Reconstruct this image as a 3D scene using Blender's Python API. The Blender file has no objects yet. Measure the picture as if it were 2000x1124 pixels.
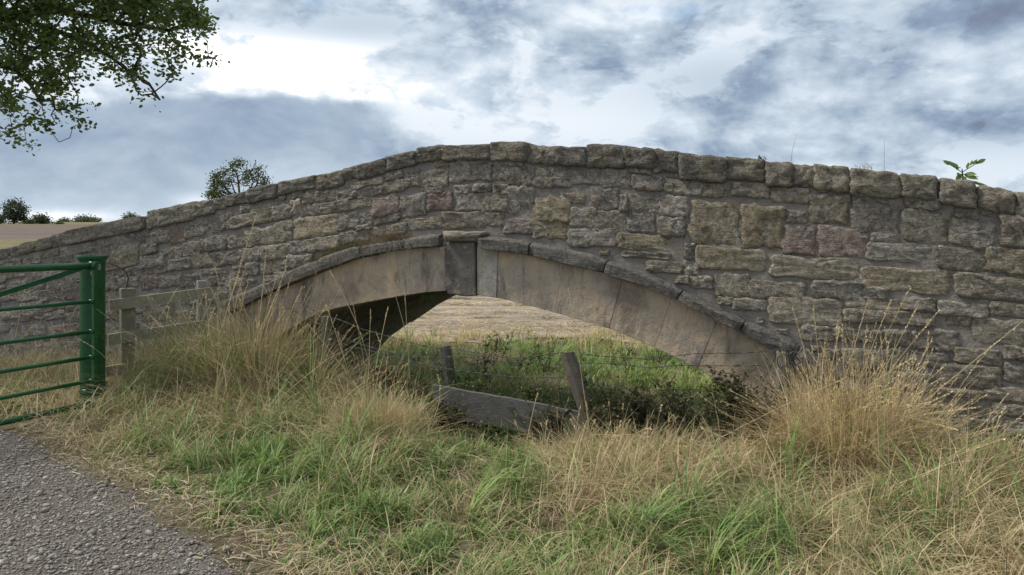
import bpy, math, random
import numpy as np
from mathutils import Vector, Matrix, noise as mnoise

rng = np.random.default_rng(7)
random.seed(7)
SC = bpy.context.scene
COL = SC.collection
R_ = math.radians

# ------------------------------------------------------------------ camera
FPX = 1400.0                       # focal length in pixels of the 2000 px wide photograph
EYE = 1.6
HOR = 455.0                        # row of the horizon: the camera is level, the frame sits below it
cam = bpy.data.cameras.new('camera')
cam.sensor_width = 36.0
cam.lens = 36.0 * FPX / 2000.0
cam.clip_start = 0.05
cam.clip_end = 4000
camo = bpy.data.objects.new('camera', cam)
COL.objects.link(camo)
camo.location = (0, 0, EYE)
camo.rotation_euler = (R_(90), 0, 0)
cam.shift_y = -(562 - HOR) / 2000.0
SC.camera = camo

# ------------------------------------------------------------------ view, sky, sun
SC.view_settings.view_transform = 'Standard'
SC.view_settings.look = 'None'
SC.view_settings.exposure = 0.9
SC.view_settings.gamma = 1.0
SC.view_settings.use_curve_mapping = False
SC.cycles.use_denoising = True
SC.cycles.max_bounces = 6
SC.cycles.transparent_max_bounces = 6

SUN_EL, SUN_AZ = R_(52), R_(-80)   # azimuth from +Y, clockwise seen from above: ahead and to the left
sd = Vector((math.sin(SUN_AZ) * math.cos(SUN_EL), math.cos(SUN_AZ) * math.cos(SUN_EL), math.sin(SUN_EL)))
sun = bpy.data.lights.new('sun', 'SUN')
sun.energy = 2.2
sun.angle = R_(12)
sun.color = (1.0, 0.94, 0.85)
suno = bpy.data.objects.new('sun', sun)
COL.objects.link(suno)
suno.rotation_euler = sd.to_track_quat('Z', 'Y').to_euler()
suno.location = (-20, 25, 40)


class NT:
    """small helper for writing node trees"""
    def __init__(s, tree):
        s.t = tree; s.n = tree.nodes; s.l = tree.links

    def node(s, typ, **kw):
        n = s.n.new(typ)
        for k, v in kw.items():
            setattr(n, k, v)
        return n

    def put(s, sock, v):
        if v is None:
            return
        if isinstance(v, bpy.types.NodeSocket):
            s.l.new(v, sock)
        else:
            if hasattr(sock, 'default_value'):
                if isinstance(v, (tuple, list)) and len(v) == 3 and len(sock.default_value) == 4:
                    v = (*v, 1.0)
                sock.default_value = v

    def m(s, op, a, b=None, c=None, clamp=False):
        n = s.node('ShaderNodeMath', operation=op, use_clamp=clamp)
        for i, v in enumerate((a, b, c)):
            s.put(n.inputs[i], v)
        return n.outputs[0]

    def vm(s, op, a, b=None):
        n = s.node('ShaderNodeVectorMath', operation=op)
        s.put(n.inputs[0], a)
        if b is not None:
            s.put(n.inputs[1], b)
        return n.outputs[0]

    def sstep(s, v, lo, hi, a=0.0, b=1.0):
        n = s.node('ShaderNodeMapRange', interpolation_type='SMOOTHSTEP')
        s.put(n.inputs[0], v)
        n.inputs[1].default_value = lo; n.inputs[2].default_value = hi
        n.inputs[3].default_value = a; n.inputs[4].default_value = b
        return n.outputs[0]

    def noise(s, vec, scale, detail=4, rough=0.55, dist=0.0, color=False):
        n = s.node('ShaderNodeTexNoise')
        s.put(n.inputs['Vector'], vec)
        n.inputs['Scale'].default_value = scale
        n.inputs['Detail'].default_value = detail
        n.inputs['Roughness'].default_value = rough
        n.inputs['Distortion'].default_value = dist
        return n.outputs['Color'] if color else n.outputs['Fac']

    def voro(s, vec, scale, feature='F1', out='Distance'):
        n = s.node('ShaderNodeTexVoronoi', feature=feature)
        s.put(n.inputs['Vector'], vec)
        n.inputs['Scale'].default_value = scale
        return n.outputs[out]

    def ramp(s, fac, stops, interp='LINEAR'):
        n = s.node('ShaderNodeValToRGB')
        n.color_ramp.interpolation = interp
        e = n.color_ramp.elements
        while len(e) < len(stops):
            e.new(0.5)
        for el, (p, c) in zip(e, stops):
            el.position = p
            el.color = (*c, 1) if len(c) == 3 else c
        s.put(n.inputs[0], fac)
        return n.outputs[0]

    def mix(s, fac, a, b, mode='MIX'):
        n = s.node('ShaderNodeMix', data_type='RGBA', blend_type=mode)
        s.put(n.inputs[0], fac); s.put(n.inputs[6], a); s.put(n.inputs[7], b)
        return n.outputs[2]

    def mapping(s, vec, scale=(1, 1, 1), rot=(0, 0, 0), loc=(0, 0, 0)):
        n = s.node('ShaderNodeMapping')
        s.put(n.inputs[0], vec)
        n.inputs['Location'].default_value = loc
        n.inputs['Rotation'].default_value = rot
        n.inputs['Scale'].default_value = scale
        return n.outputs[0]

    def bump(s, h, strength, dist, normal=None):
        n = s.node('ShaderNodeBump')
        n.inputs['Strength'].default_value = strength
        n.inputs['Distance'].default_value = dist
        s.put(n.inputs['Height'], h)
        if normal is not None:
            s.put(n.inputs['Normal'], normal)
        return n.outputs[0]


def make_world():
    w = bpy.data.worlds.new('World'); SC.world = w
    w.use_nodes = True
    w.node_tree.nodes.clear()
    q = NT(w.node_tree)
    tc = q.node('ShaderNodeTexCoord').outputs['Generated']
    sep = q.node('ShaderNodeSeparateXYZ'); q.put(sep.inputs[0], tc)
    x, y, z = sep.outputs
    sky = q.node('ShaderNodeTexSky', sky_type='NISHITA')
    sky.sun_disc = False
    sky.sun_elevation = SUN_EL
    sky.sun_rotation = SUN_AZ
    sky.air_density = 1.2; sky.dust_density = 1.0
    # tangent coordinates on the side the clouds were described from (ahead of the bridge)
    yy = q.m('MAXIMUM', y, 0.08)
    a = q.m('DIVIDE', x, yy)
    e = q.m('DIVIDE', z, yy)
    front = q.sstep(y, 0.15, 0.45)
    v3 = q.mapping(tc, scale=(1, 1, 2.3), loc=(3.1, 0.4, 1.7))
    big = q.noise(v3, 3.2, 7, 0.52, 0.25)
    lump = q.noise(q.mapping(tc, scale=(1, 1, 1.7), loc=(0.3, 5.2, 0.9)), 7.5, 8, 0.56, 0.35)
    fine = q.noise(q.mapping(tc, scale=(1, 1, 2.0), loc=(7.3, 1.2, 4.9)), 18, 6, 0.6)
    warp = q.m('SUBTRACT', q.noise(q.mapping(tc, scale=(1, 1, 1.5), loc=(2, 2, 8)), 9, 6, 0.55), 0.5)

    def lobe(a0, e0, sa, se):
        da = q.m('DIVIDE', q.m('SUBTRACT', a, a0), sa)
        de = q.m('DIVIDE', q.m('SUBTRACT', e, e0), se)
        r2 = q.m('ADD', q.m('MULTIPLY', da, da), q.m('MULTIPLY', de, de))
        g = q.m('POWER', 2.718, q.m('MULTIPLY', r2, -1.0))
        return q.m('MULTIPLY', g, front)
    ew = q.m('ADD', e, q.m('MULTIPLY', warp, 0.05))
    aw = q.m('ADD', a, q.m('MULTIPLY', warp, 0.25))
    # brightness of the cloud cover
    lump_up = q.noise(q.mapping(tc, scale=(1, 1, 1.7), loc=(0.27, 5.2, 0.975)), 7.5, 8, 0.56, 0.35)
    fine_up = q.noise(q.mapping(tc, scale=(1, 1, 2.0), loc=(7.285, 1.2, 4.935)), 18, 6, 0.6)
    relief = q.m('ADD', q.m('MULTIPLY', q.m('SUBTRACT', lump, lump_up), 0.95), q.m('MULTIPLY', q.m('SUBTRACT', fine, fine_up), 0.35))
    v = q.m('ADD', q.m('MULTIPLY', big, 0.95), q.m('MULTIPLY', lump, 0.40))
    v = q.m('ADD', v, q.m('MULTIPLY', fine, 0.22))
    edge = q.sstep(q.noise(q.mapping(tc, scale=(1, 1, 2.1), loc=(4.4, 8.1, 0.2)), 5.2, 9, 0.60, 0.3), 0.485, 0.535)
    v = q.m('ADD', q.m('SUBTRACT', v, 0.305), q.m('ADD', q.m('MULTIPLY', relief, 0.85), q.m('MULTIPLY', edge, 0.14)))
    v = q.m('MINIMUM', v, 0.69)
    for (a0, e0, sa, se, k) in ((-0.36, 0.232, 0.20, 0.042, 0.60), (-0.14, 0.205, 0.16, 0.03, 0.12), (0.14, 0.285, 0.22, 0.035, 0.10),
                                (0.30, 0.21, 0.11, 0.045, -0.17), (0.62, 0.295, 0.16, 0.03, -0.27), (0.60, 0.14, 0.26, 0.03, -0.17),
                                (0.62, 0.21, 0.10, 0.02, 0.20), (0.42, 0.135, 0.06, 0.03, 0.22),
                                (-0.12, 0.235, 0.10, 0.02, -0.10), (0.02, 0.15, 0.24, 0.03, 0.06), (-0.22, 0.285, 0.16, 0.03, -0.22)):
        v = q.m('ADD', v, q.m('MULTIPLY', lobe(a0, e0, sa, se), k))
    bank = q.m('MULTIPLY', q.sstep(ew, 0.176, 0.192, 1, 0), q.sstep(aw, -0.24, -0.13, 1, 0))
    bank = q.m('MULTIPLY', bank, q.m('MULTIPLY', front, q.sstep(e, 0.0, 0.05, 0.3, 1)))
    bankv = q.m('ADD', q.m('ADD', 0.12, q.m('MULTIPLY', lump, 0.42)), q.m('MULTIPLY', relief, 0.2))
    bankv = q.m('ADD', bankv, q.m('MULTIPLY', q.sstep(e, 0.0, 0.14, 0.30, 0.0), big))
    v = q.m('ADD', q.m('MULTIPLY', v, q.m('SUBTRACT', 1.0, bank)), q.m('MULTIPLY', bankv, bank))
    v = q.m('ADD', v, q.m('MULTIPLY', lobe(-0.64, 0.022, 0.10, 0.010), 0.35))
    v = q.m('ADD', v, q.m('MULTIPLY', lobe(-0.44, 0.045, 0.03, 0.01), 0.3))
    K = 10.0
    cl = q.ramp(v, [(0.0, (.110, .135, .185)), (0.25, (.156, .205, .275)), (0.45, (.262, .315, .375)),
                    (0.64, (.37, .42, .475)), (0.80, (.50, .53, .56)), (0.97, (.95, .95, .95))])
    cl = q.mix(1.0, cl, (K, K, K), 'MULTIPLY')
    gap = q.sstep(q.noise(q.mapping(tc, scale=(1, 1, 3), loc=(9, 3, 2)), 4.5, 6, 0.5), 0.58, 0.70, 0.0, 0.4)
    gap = q.m('MULTIPLY', gap, q.sstep(z, 0.10, 0.28))
    col = q.mix(gap, cl, sky.outputs[0])
    bg = q.node('ShaderNodeBackground')
    q.put(bg.inputs[0], col); bg.inputs[1].default_value = 0.1
    out = q.node('ShaderNodeOutputWorld')
    q.l.new(bg.outputs[0], out.inputs[0])
    w.cycles.sampling_method = 'MANUAL'
    w.cycles.sample_map_resolution = 1024


make_world()

# ------------------------------------------------------------------ pixel -> place helpers
CAMP = np.array([0, 0, EYE])


def ray(px, py):
    return np.array([(px - 1000) / FPX, 1.0, (HOR - py) / FPX])


def at_y(px, py, Y):               # point of the ray at world depth Y
    r = ray(px, py)
    return CAMP + r * (Y / r[1])


def on_ground(px, py, z=0.0):
    r = ray(px, py)
    return CAMP + r * ((z - EYE) / r[2])


def to_px(P):
    d = np.asarray(P) - CAMP
    return 1000 + FPX * d[0] / d[1], HOR - FPX * d[2] / d[1]


D0, D1 = 9.3, 4.7                  # depth of the wall face at the picture's two sides
WP0 = np.array([-1000 / FPX * D0, D0]); WP1 = np.array([1000 / FPX * D1, D1])
WT = (WP1 - WP0) / np.linalg.norm(WP1 - WP0)
WN = np.array([-WT[1], WT[0]])     # into the bridge, away from the camera
_r = ray(930, 580)
_k = (WP0 @ WN) / (_r[:2] @ WN)
WO = (CAMP + _k * _r)[:2]          # foot of the crown
BANG = math.atan2(WT[1], WT[0])
BW = 3.2                           # width of the bridge across


def wall_uz(px, py, w=0.0):
    r = ray(px, py)
    k = ((WP0 + WN * w) @ WN) / (r[:2] @ WN)
    P = CAMP + k * r
    return (P[:2] - WO) @ WT, P[2]


def wall_world(u, w, z):
    xy = WO + WT * u + WN * w
    return np.array([xy[0], xy[1], z])


def ground_h(X, Y):
    """height of the ground"""
    X = np.asarray(X, float); Y = np.asarray(Y, float)
    far = np.clip(Y - 13, 0, 205) * 0.0235
    far = far + np.clip(Y - 218, 0, 400) * -0.012
    bumps = 0.03 * np.sin(X * 1.7 + 0.6 * Y) * np.sin(Y * 1.3 - 0.4 * X) + 0.02 * np.sin(X * 3.9 + 1) * np.sin(Y * 3.1)
    w = (X - WO[0]) * WN[0] + (Y - WO[1]) * WN[1]
    u = (X - WO[0]) * WT[0] + (Y - WO[1]) * WT[1]
    dip = -0.10 * np.exp(-((u - 0.2) / 1.8) ** 2 - ((w + 0.1) / 0.9) ** 2)
    bank = 0.10 * np.exp(-((u + 2.9) / 1.3) ** 2 - ((w + 0.5) / 0.7) ** 2) + 0.12 * np.exp(-((u - 2.9) / 0.8) ** 2 - ((w + 0.35) / 0.6) ** 2)
    near = np.clip((Y - 2.0) / 2.0, 0, 1)
    k = np.clip((w + 0.1) / 2.6, 0, 1); k = k * k * (3 - 2 * k)
    back = -0.55 * k * np.clip((58 - Y) / 30, 0, 1)
    return far + bumps * near + dip + bank * (1 - k) + back


# ------------------------------------------------------------------ object helpers
def link(o, parent=None):
    COL.objects.link(o)
    if parent is not None:
        o.parent = parent
    return o


def tag(o, label=None, cat=None, group=None, kind=None):
    for k, v in (('label', label), ('category', cat), ('group', group), ('kind', kind)):
        if v:
            o[k] = v
    return o


def empty(name, loc=(0, 0, 0), rz=0.0, parent=None):
    o = bpy.data.objects.new(name, None)
    o.empty_display_size = 0.1
    o.location = loc; o.rotation_euler = (0, 0, rz)
    return link(o, parent)


def obj(name, verts, faces, mat, parent=None, loc=(0, 0, 0), smooth=False):
    me = bpy.data.meshes.new(name)
    me.from_pydata([tuple(map(float, v)) for v in verts], [], faces)
    me.update()
    if smooth:
        me.polygons.foreach_set('use_smooth', [True] * len(me.polygons))
    me.materials.append(mat)
    o = bpy.data.objects.new(name, me)
    o.location = loc
    return link(o, parent)


def tri_obj(name, V, T, mat, parent=None, C=None, smooth=False, loc=(0, 0, 0)):
    """big triangle mesh from numpy arrays; C = colour per vertex"""
    V = np.ascontiguousarray(V, np.float32); T = np.ascontiguousarray(T, np.int32)
    me = bpy.data.meshes.new(name)
    me.vertices.add(len(V)); me.vertices.foreach_set('co', V.ravel())
    me.loops.add(T.size); me.loops.foreach_set('vertex_index', T.ravel())
    me.polygons.add(len(T))
    me.polygons.foreach_set('loop_start', np.arange(0, T.size, 3, dtype=np.int32))
    me.polygons.foreach_set('loop_total', np.full(len(T), 3, np.int32))
    if smooth:
        me.polygons.foreach_set('use_smooth', np.ones(len(T), bool))
    if C is not None:
        at = me.color_attributes.new('Col', 'FLOAT_COLOR', 'POINT')
        C4 = np.ones((len(V), 4), np.float32); C4[:, :3] = C
        at.data.foreach_set('color', C4.ravel())
    me.update(); me.validate()
    me.materials.append(mat)
    o = bpy.data.objects.new(name, me)
    o.location = loc
    return link(o, parent)


class MB:
    def __init__(s):
        s.v = []; s.f = []

    def add(s, v, f):
        n = len(s.v); s.v += [tuple(map(float, p)) for p in v]; s.f += [tuple(i + n for i in q) for q in f]
        return s

    def box(s, c, ax, hs, chamfer=0.0):
        """oriented box: centre, three axes, three half sizes, with chamfered ends"""
        c = np.array(c, float); ax = [np.array(a, float) / np.linalg.norm(a) for a in ax]
        V = []
        lv = [(-1, 1 - chamfer / max(hs[1], 1e-6), 1 - chamfer / max(hs[2], 1e-6)), (-1 + chamfer / hs[0], 1, 1), (1 - chamfer / hs[0], 1, 1),
              (1, 1 - chamfer / max(hs[1], 1e-6), 1 - chamfer / max(hs[2], 1e-6))]
        for a, b, d in lv:
            for sy, sz in ((-1, -1), (1, -1), (1, 1), (-1, 1)):
                V.append(c + ax[0] * hs[0] * a + ax[1] * hs[1] * b * sy + ax[2] * hs[2] * d * sz)
        F = [(3, 2, 1, 0), (12, 13, 14, 15)]
        for k in range(3):
            for j in range(4):
                F.append((k * 4 + j, k * 4 + (j + 1) % 4, k * 4 + 4 + (j + 1) % 4, k * 4 + 4 + j))
        return s.add(V, F)

    def tube(s, pts, rad, n=6, cap=True):
        pts = [np.array(p, float) for p in pts]
        m = len(pts)
        rad = [rad] * m if np.isscalar(rad) else list(rad)
        up = np.array([0.13, 0.21, 0.97]); V = []; F = []
        for i, p in enumerate(pts):
            d = pts[min(i + 1, m - 1)] - pts[max(i - 1, 0)]
            d /= max(np.linalg.norm(d), 1e-9)
            a = np.cross(d, up if abs(d @ up) < 0.95 else np.array([1.0, 0, 0])); a /= np.linalg.norm(a)
            b = np.cross(d, a)
            for k in range(n):
                t = 2 * math.pi * k / n
                V.append(p + rad[i] * (math.cos(t) * a + math.sin(t) * b))
        for i in range(m - 1):
            for k in range(n):
                F.append((i * n + k, i * n + (k + 1) % n, (i + 1) * n + (k + 1) % n, (i + 1) * n + k))
        if cap:
            F.append(tuple(range(n - 1, -1, -1))); F.append(tuple((m - 1) * n + k for k in range(n)))
        return s.add(V, F)

    def build(s, name, mat, parent=None, smooth=False, loc=(0, 0, 0)):
        return obj(name, s.v, s.f, mat, parent, loc, smooth)


# ------------------------------------------------------------------ materials
def new_mat(name):
    m = bpy.data.materials.new(name); m.use_nodes = True
    m.node_tree.nodes.clear()
    q = NT(m.node_tree)
    out = q.node('ShaderNodeOutputMaterial')
    b = q.node('ShaderNodeBsdfPrincipled')
    q.l.new(b.outputs[0], out.inputs[0])
    b.inputs['Roughness'].default_value = 0.9
    if 'Specular IOR Level' in b.inputs:
        b.inputs['Specular IOR Level'].default_value = 0.25
    return m, q, b, out


def stone_mat(name, rough=1.0, lichen=0.5, mott=1.0):
    m, q, b, _ = new_mat(name)
    oi = q.node('ShaderNodeObjectInfo')
    tc = q.node('ShaderNodeTexCoord').outputs['Object']
    off = q.node('ShaderNodeCombineXYZ')
    q.put(off.inputs[0], q.m('MULTIPLY', oi.outputs['Random'], 61.7)); q.put(off.inputs[1], q.m('MULTIPLY', oi.outputs['Random'], 23.1))
    P = q.vm('ADD', tc, off.outputs[0])
    big = q.noise(P, 5, 4, 0.6)
    mid = q.noise(P, 24, 6, 0.72, 0.5)
    fin = q.noise(P, 75, 5, 0.7)
    base = q.mix(1.0, oi.outputs['Color'], q.ramp(mid, [(0.28, (.25, .24, .235)), (0.42, (.66, .65, .63)), (0.55, (1.0, .99, .97)), (0.75, (1.55, 1.52, 1.45))]), 'MULTIPLY')
    base = q.mix(q.sstep(big, 0.52, 0.72, 0, 0.55 * mott), base, (0.27, 0.215, 0.13))
    base = q.mix(q.sstep(q.noise(P, 9, 5, 0.6, 0.3), 0.58, 0.72, 0, 0.55 * mott), base, (0.055, 0.05, 0.046))
    li = q.m('MULTIPLY', q.sstep(q.noise(P, 30, 5, 0.7, 0.8), 0.545, 0.61), q.sstep(big, 0.40, 0.65, 1, 0.2))
    base = q.mix(q.m('MULTIPLY', li, lichen), base, (0.60, 0.595, 0.56))
    base = q.mix(q.sstep(fin, 0.58, 0.70, 0, 0.6 * lichen), base, (0.62, 0.61, 0.57))
    base = q.mix(q.sstep(fin, 0.40, 0.28, 0, 0.7), base, (0.03, 0.028, 0.026))
    q.put(b.inputs['Base Color'], base)
    pits = q.sstep(q.voro(q.vm('ADD', P, q.vm('MULTIPLY', q.noise(P, 30, 2, color=True), (0.02, 0.02, 0.02))), 55), 0.05, 0.28)
    h = q.m('ADD', q.m('MULTIPLY', mid, 1.0), q.m('MULTIPLY', fin, 0.35))
    h = q.m('ADD', h, q.m('MULTIPLY', pits, 0.22))
    # lamination: beds lying along the stone
    lam = q.noise(q.mapping(P, scale=(3, 3, 26)), 2.0, 4, 0.6, 0.6)
    h = q.m('ADD', h, q.m('MULTIPLY', lam, 0.45))
    q.put(b.inputs['Normal'], q.bump(h, 1.0, 0.07 * rough))
    return m


M = {}
M['stone'] = stone_mat('rubble_stone', 1.0, 0.85)
M['coping'] = stone_mat('coping_stone', 1.15, 0.4)
M['hood'] = stone_mat('sooty_hood_stone', 0.45, 0.15, 0.25)


def mk_mats():
    # mortar
    m, q, b, _ = new_mat('mortar')
    P = q.node('ShaderNodeTexCoord').outputs['Object']
    n1 = q.noise(P, 6, 5, 0.6); n2 = q.noise(P, 60, 5, 0.7)
    c = q.ramp(n1, [(0.3, (.18, .157, .138)), (0.55, (.26, .23, .204)), (0.75, (.34, .305, .27))])
    c = q.mix(q.sstep(n2, 0.55, 0.75, 0, 0.5), c, (.38, .35, .31))
    c = q.mix(q.sstep(n2, 0.42, 0.3, 0, 0.6), c, (.05, .045, .04))
    q.put(b.inputs['Base Color'], c)
    q.put(b.inputs['Normal'], q.bump(q.m('ADD', n2, q.m('MULTIPLY', q.noise(P, 18, 4), 1.4)), 0.9, 0.016))
    M['mortar'] = m
    # dressed sandstone of the arch
    m, q, b, _ = new_mat('dressed_sandstone')
    oi = q.node('ShaderNodeObjectInfo')
    P = q.node('ShaderNodeTexCoord').outputs['Object']
    off = q.node('ShaderNodeCombineXYZ'); q.put(off.inputs[0], q.m('MULTIPLY', oi.outputs['Random'], 37.0))
    G = q.node('ShaderNodeNewGeometry').outputs['Position']
    P = q.vm('ADD', P, off.outputs[0])
    n1 = q.noise(G, 2.6, 5, 0.62, 0.5)
    st = q.noise(q.mapping(G, scale=(5, 5, 1.5)), 1.15, 6, 0.62, 0.6)
    n2 = q.noise(P, 60, 5, 0.7)
    c = q.mix(1.0, oi.outputs['Color'], q.ramp(n1, [(0.32, (.55, .54, .56)), (0.5, (1, 1, 1)), (0.7, (1.3, 1.2, 1.02))]), 'MULTIPLY')
    c = q.mix(q.sstep(st, 0.54, 0.68, 0, 0.68), c, (.11, .098, .09))
    c = q.mix(q.sstep(st, 0.42, 0.28, 0, 0.45), c, (.33, .27, .18))
    c = q.mix(q.sstep(q.noise(G, 7, 6, 0.7, 0.8), 0.54, 0.66, 0, 0.5), c, (.40, .31, .20))
    c = q.mix(q.sstep(q.noise(G, 22, 6, 0.75, 0.5), 0.56, 0.68, 0, 0.45), c, (.48, .44, .38))
    c = q.mix(q.sstep(q.noise(G, 13, 6, 0.75, 0.5), 0.42, 0.32, 0, 0.5), c, (.12, .105, .095))
    c = q.mix(q.sstep(n2, 0.60, 0.75, 0, 0.3), c, (.46, .42, .37))
    c = q.mix(q.sstep(n2, 0.36, 0.27, 0, 0.6), c, (.06, .05, .045))
    q.put(b.inputs['Base Color'], c)
    hh = q.m('ADD', q.m('MULTIPLY', n2, 0.5), q.m('MULTIPLY', q.noise(P, 14, 5, 0.6), 1.2))
    hh = q.m('ADD', hh, q.m('MULTIPLY', q.noise(q.mapping(G, scale=(3, 3, 1)), 9, 6, 0.7, 0.6), 1.5))
    q.put(b.inputs['Normal'], q.bump(hh, 0.9, 0.020))
    M['ashlar'] = m
    # timber, weathered
    m, q, b, _ = new_mat('weathered_timber')
    oi = q.node('ShaderNodeObjectInfo')
    P = q.node('ShaderNodeTexCoord').outputs['Generated']
    P2 = q.node('ShaderNodeTexCoord').outputs['Object']
    gr = q.noise(q.mapping(P2, scale=(1, 1, 1)), 14, 6, 0.65, 1.2)
    gr2 = q.noise(q.mapping(P, scale=(2, 40, 40)), 2, 4, 0.6, 0.3)
    c = q.mix(1.0, oi.outputs['Color'], q.ramp(q.m('ADD', q.m('MULTIPLY', gr, 0.5), q.m('MULTIPLY', gr2, 0.5)), [(0.3, (.5, .5, .5)), (0.55, (1, 1, 1)), (0.75, (1.4, 1.38, 1.3))]), 'MULTIPLY')
    c = q.mix(q.sstep(q.noise(P2, 5, 4, 0.6), 0.55, 0.75, 0, 0.5), c, (.07, .085, .04))
    q.put(b.inputs['Base Color'], c)
    q.put(b.inputs['Normal'], q.bump(q.m('ADD', gr, gr2), 0.7, 0.006))
    M['timber'] = m
    # gate paint
    m, q, b, _ = new_mat('green_gloss_paint')
    P = q.node('ShaderNodeTexCoord').outputs['Object']
    n1 = q.noise(P, 7, 4, 0.6); n2 = q.noise(P, 90, 3, 0.6)
    c = q.ramp(n1, [(0.3, (.006, .060, .017)), (0.7, (.011, .090, .028))])
    c = q.mix(q.sstep(n2, 0.66, 0.74, 0, 0.5), c, (.10, .16, .10))
    q.put(b.inputs['Base Color'], c)
    q.put(b.inputs['Roughness'], q.sstep(n1, 0.3, 0.7, 0.22, 0.42))
    b.inputs['Specular IOR Level'].default_value = 0.5
    q.put(b.inputs['Normal'], q.bump(q.noise(P, 25, 3), 0.25, 0.004))
    M['paint'] = m
    m, q, b, _ = new_mat('galvanised_steel')
    P = q.node('ShaderNodeTexCoord').outputs['Object']
    q.put(b.inputs['Base Color'], q.ramp(q.noise(P, 40, 4), [(0.35, (.20, .21, .22)), (0.65, (.40, .41, .42))]))
    b.inputs['Metallic'].default_value = 0.7; b.inputs['Roughness'].default_value = 0.5
    M['galv'] = m
    m, q, b, _ = new_mat('rusty_wire')
    P = q.node('ShaderNodeTexCoord').outputs['Object']
    q.put(b.inputs['Base Color'], q.ramp(q.noise(P, 30, 4), [(0.35, (.05, .042, .038)), (0.65, (.13, .13, .135))]))
    b.inputs['Metallic'].default_value = 0.3; b.inputs['Roughness'].default_value = 0.6
    M['wire'] = m

    # leaf / blade material: colour per blade, part of the light comes through
    def blade(name, transl, rough):
        m, q, b, out = new_mat(name)
        at = q.node('ShaderNodeVertexColor', layer_name='Col')
        q.put(b.inputs['Base Color'], at.outputs[0]); b.inputs['Roughness'].default_value = rough
        b.inputs['Specular IOR Level'].default_value = 0.3
        tr = q.node('ShaderNodeBsdfTranslucent'); q.put(tr.inputs[0], at.outputs[0])
        mx = q.node('ShaderNodeMixShader'); mx.inputs[0].default_value = transl
        q.l.new(b.outputs[0], mx.inputs[1]); q.l.new(tr.outputs[0], mx.inputs[2])
        q.l.new(mx.outputs[0], out.inputs[0])
        return m
    M['grass'] = blade('grass_blades', 0.30, 0.5)
    M['leaf'] = blade('tree_leaves', 0.5, 0.45)
    # solid things coloured per piece
    m, q, b, _ = new_mat('pebbles')
    at = q.node('ShaderNodeVertexColor', layer_name='Col')
    P = q.node('ShaderNodeTexCoord').outputs['Object']
    q.put(b.inputs['Base Color'], q.mix(1.0, at.outputs[0], q.ramp(q.noise(P, 140, 4), [(0.3, (.6, .6, .6)), (0.7, (1.3, 1.3, 1.3))]), 'MULTIPLY'))
    q.put(b.inputs['Normal'], q.bump(q.noise(P, 200, 3), 0.4, 0.003))
    M['pebble'] = m
    # bark
    m, q, b, _ = new_mat('bark')
    P = q.node('ShaderNodeTexCoord').outputs['Object']
    n = q.noise(q.mapping(P, scale=(4, 4, 1)), 6, 5, 0.65, 0.5)
    q.put(b.inputs['Base Color'], q.ramp(n, [(0.3, (.030, .024, .019)), (0.7, (.11, .09, .072))]))
    q.put(b.inputs['Normal'], q.bump(n, 0.9, 0.03))
    M['bark'] = m
    # ground under the grass
    m, q, b, _ = new_mat('verge_earth')
    P = q.node('ShaderNodeTexCoord').outputs['Object']
    n1 = q.noise(P, 1.3, 5, 0.6); n2 = q.noise(P, 30, 5, 0.7)
    c = q.ramp(n1, [(0.3, (.075, .065, .032)), (0.5, (.12, .098, .055)), (0.7, (.17, .135, .078))])
    c = q.mix(q.sstep(n2, 0.5, 0.7, 0, 0.6), c, (.24, .19, .105))
    c = q.mix(q.sstep(n2, 0.45, 0.3, 0, 0.6), c, (.045, .036, .022))
    q.put(b.inputs['Base Color'], c); q.put(b.inputs['Normal'], q.bump(n2, 0.8, 0.03))
    M['earth'] = m
    # gravel bed
    m, q, b, _ = new_mat('gravel_bed')
    P = q.node('ShaderNodeTexCoord').outputs['Object']
    n1 = q.noise(P, 1.1, 4, 0.6); v = q.voro(P, 75); n2 = q.noise(P, 120, 4, 0.7)
    c = q.ramp(n1, [(0.3, (.19, .163, .136)), (0.7, (.28, .246, .208))])
    c = q.mix(1.0, c, q.ramp(v, [(0.0, (1.3, 1.3, 1.3)), (0.6, (.55, .53, .52))]), 'MULTIPLY')
    c = q.mix(q.sstep(n2, 0.55, 0.7, 0, 0.4), c, (.25, .23, .22))
    q.put(b.inputs['Base Color'], c); q.put(b.inputs['Normal'], q.bump(q.m('SUBTRACT', n2, v), 0.9, 0.015))
    M['gravel'] = m
    # stubble field
    m, q, b, _ = new_mat('stubble_soil')
    P = q.node('ShaderNodeTexCoord').outputs['Object']
    n1 = q.noise(P, 0.35, 4, 0.6); n2 = q.noise(P, 9, 6, 0.72); n3 = q.noise(q.mapping(P, scale=(1.0, 0.16, 1)), 1.2, 5, 0.65)
    c = q.ramp(n2, [(0.3, (.095, .068, .058)), (0.6, (.17, .128, .108))])
    row = q.noise(q.mapping(P, scale=(0.12, 1.9, 1)), 1.0, 5, 0.6, 0.4)
    c = q.mix(q.sstep(row, 0.42, 0.60, 0.1, 0.75), c, (.44, .365, .265))
    c = q.mix(q.sstep(q.noise(q.mapping(P, scale=(3, 9, 3)), 5, 5, 0.7), 0.48, 0.62, 0, 0.6), c, (.47, .39, .28))
    q.put(b.inputs['Base Color'], c); q.put(b.inputs['Normal'], q.bump(n2, 0.9, 0.05))
    M['stubble'] = m
    # ploughed hill
    m, q, b, _ = new_mat('ploughed_soil')
    P = q.node('ShaderNodeTexCoord').outputs['Object']
    n1 = q.noise(q.mapping(P, scale=(0.1, 1.6, 1)), 0.5, 5, 0.65, 0.3); n2 = q.noise(P, 0.9, 6, 0.72)
    c = q.ramp(n1, [(0.35, (.085, .062, .048)), (0.6, (.14, .105, .080))])
    c = q.mix(q.sstep(n2, 0.5, 0.7, 0, 0.4), c, (.21, .155, .105))
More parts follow.
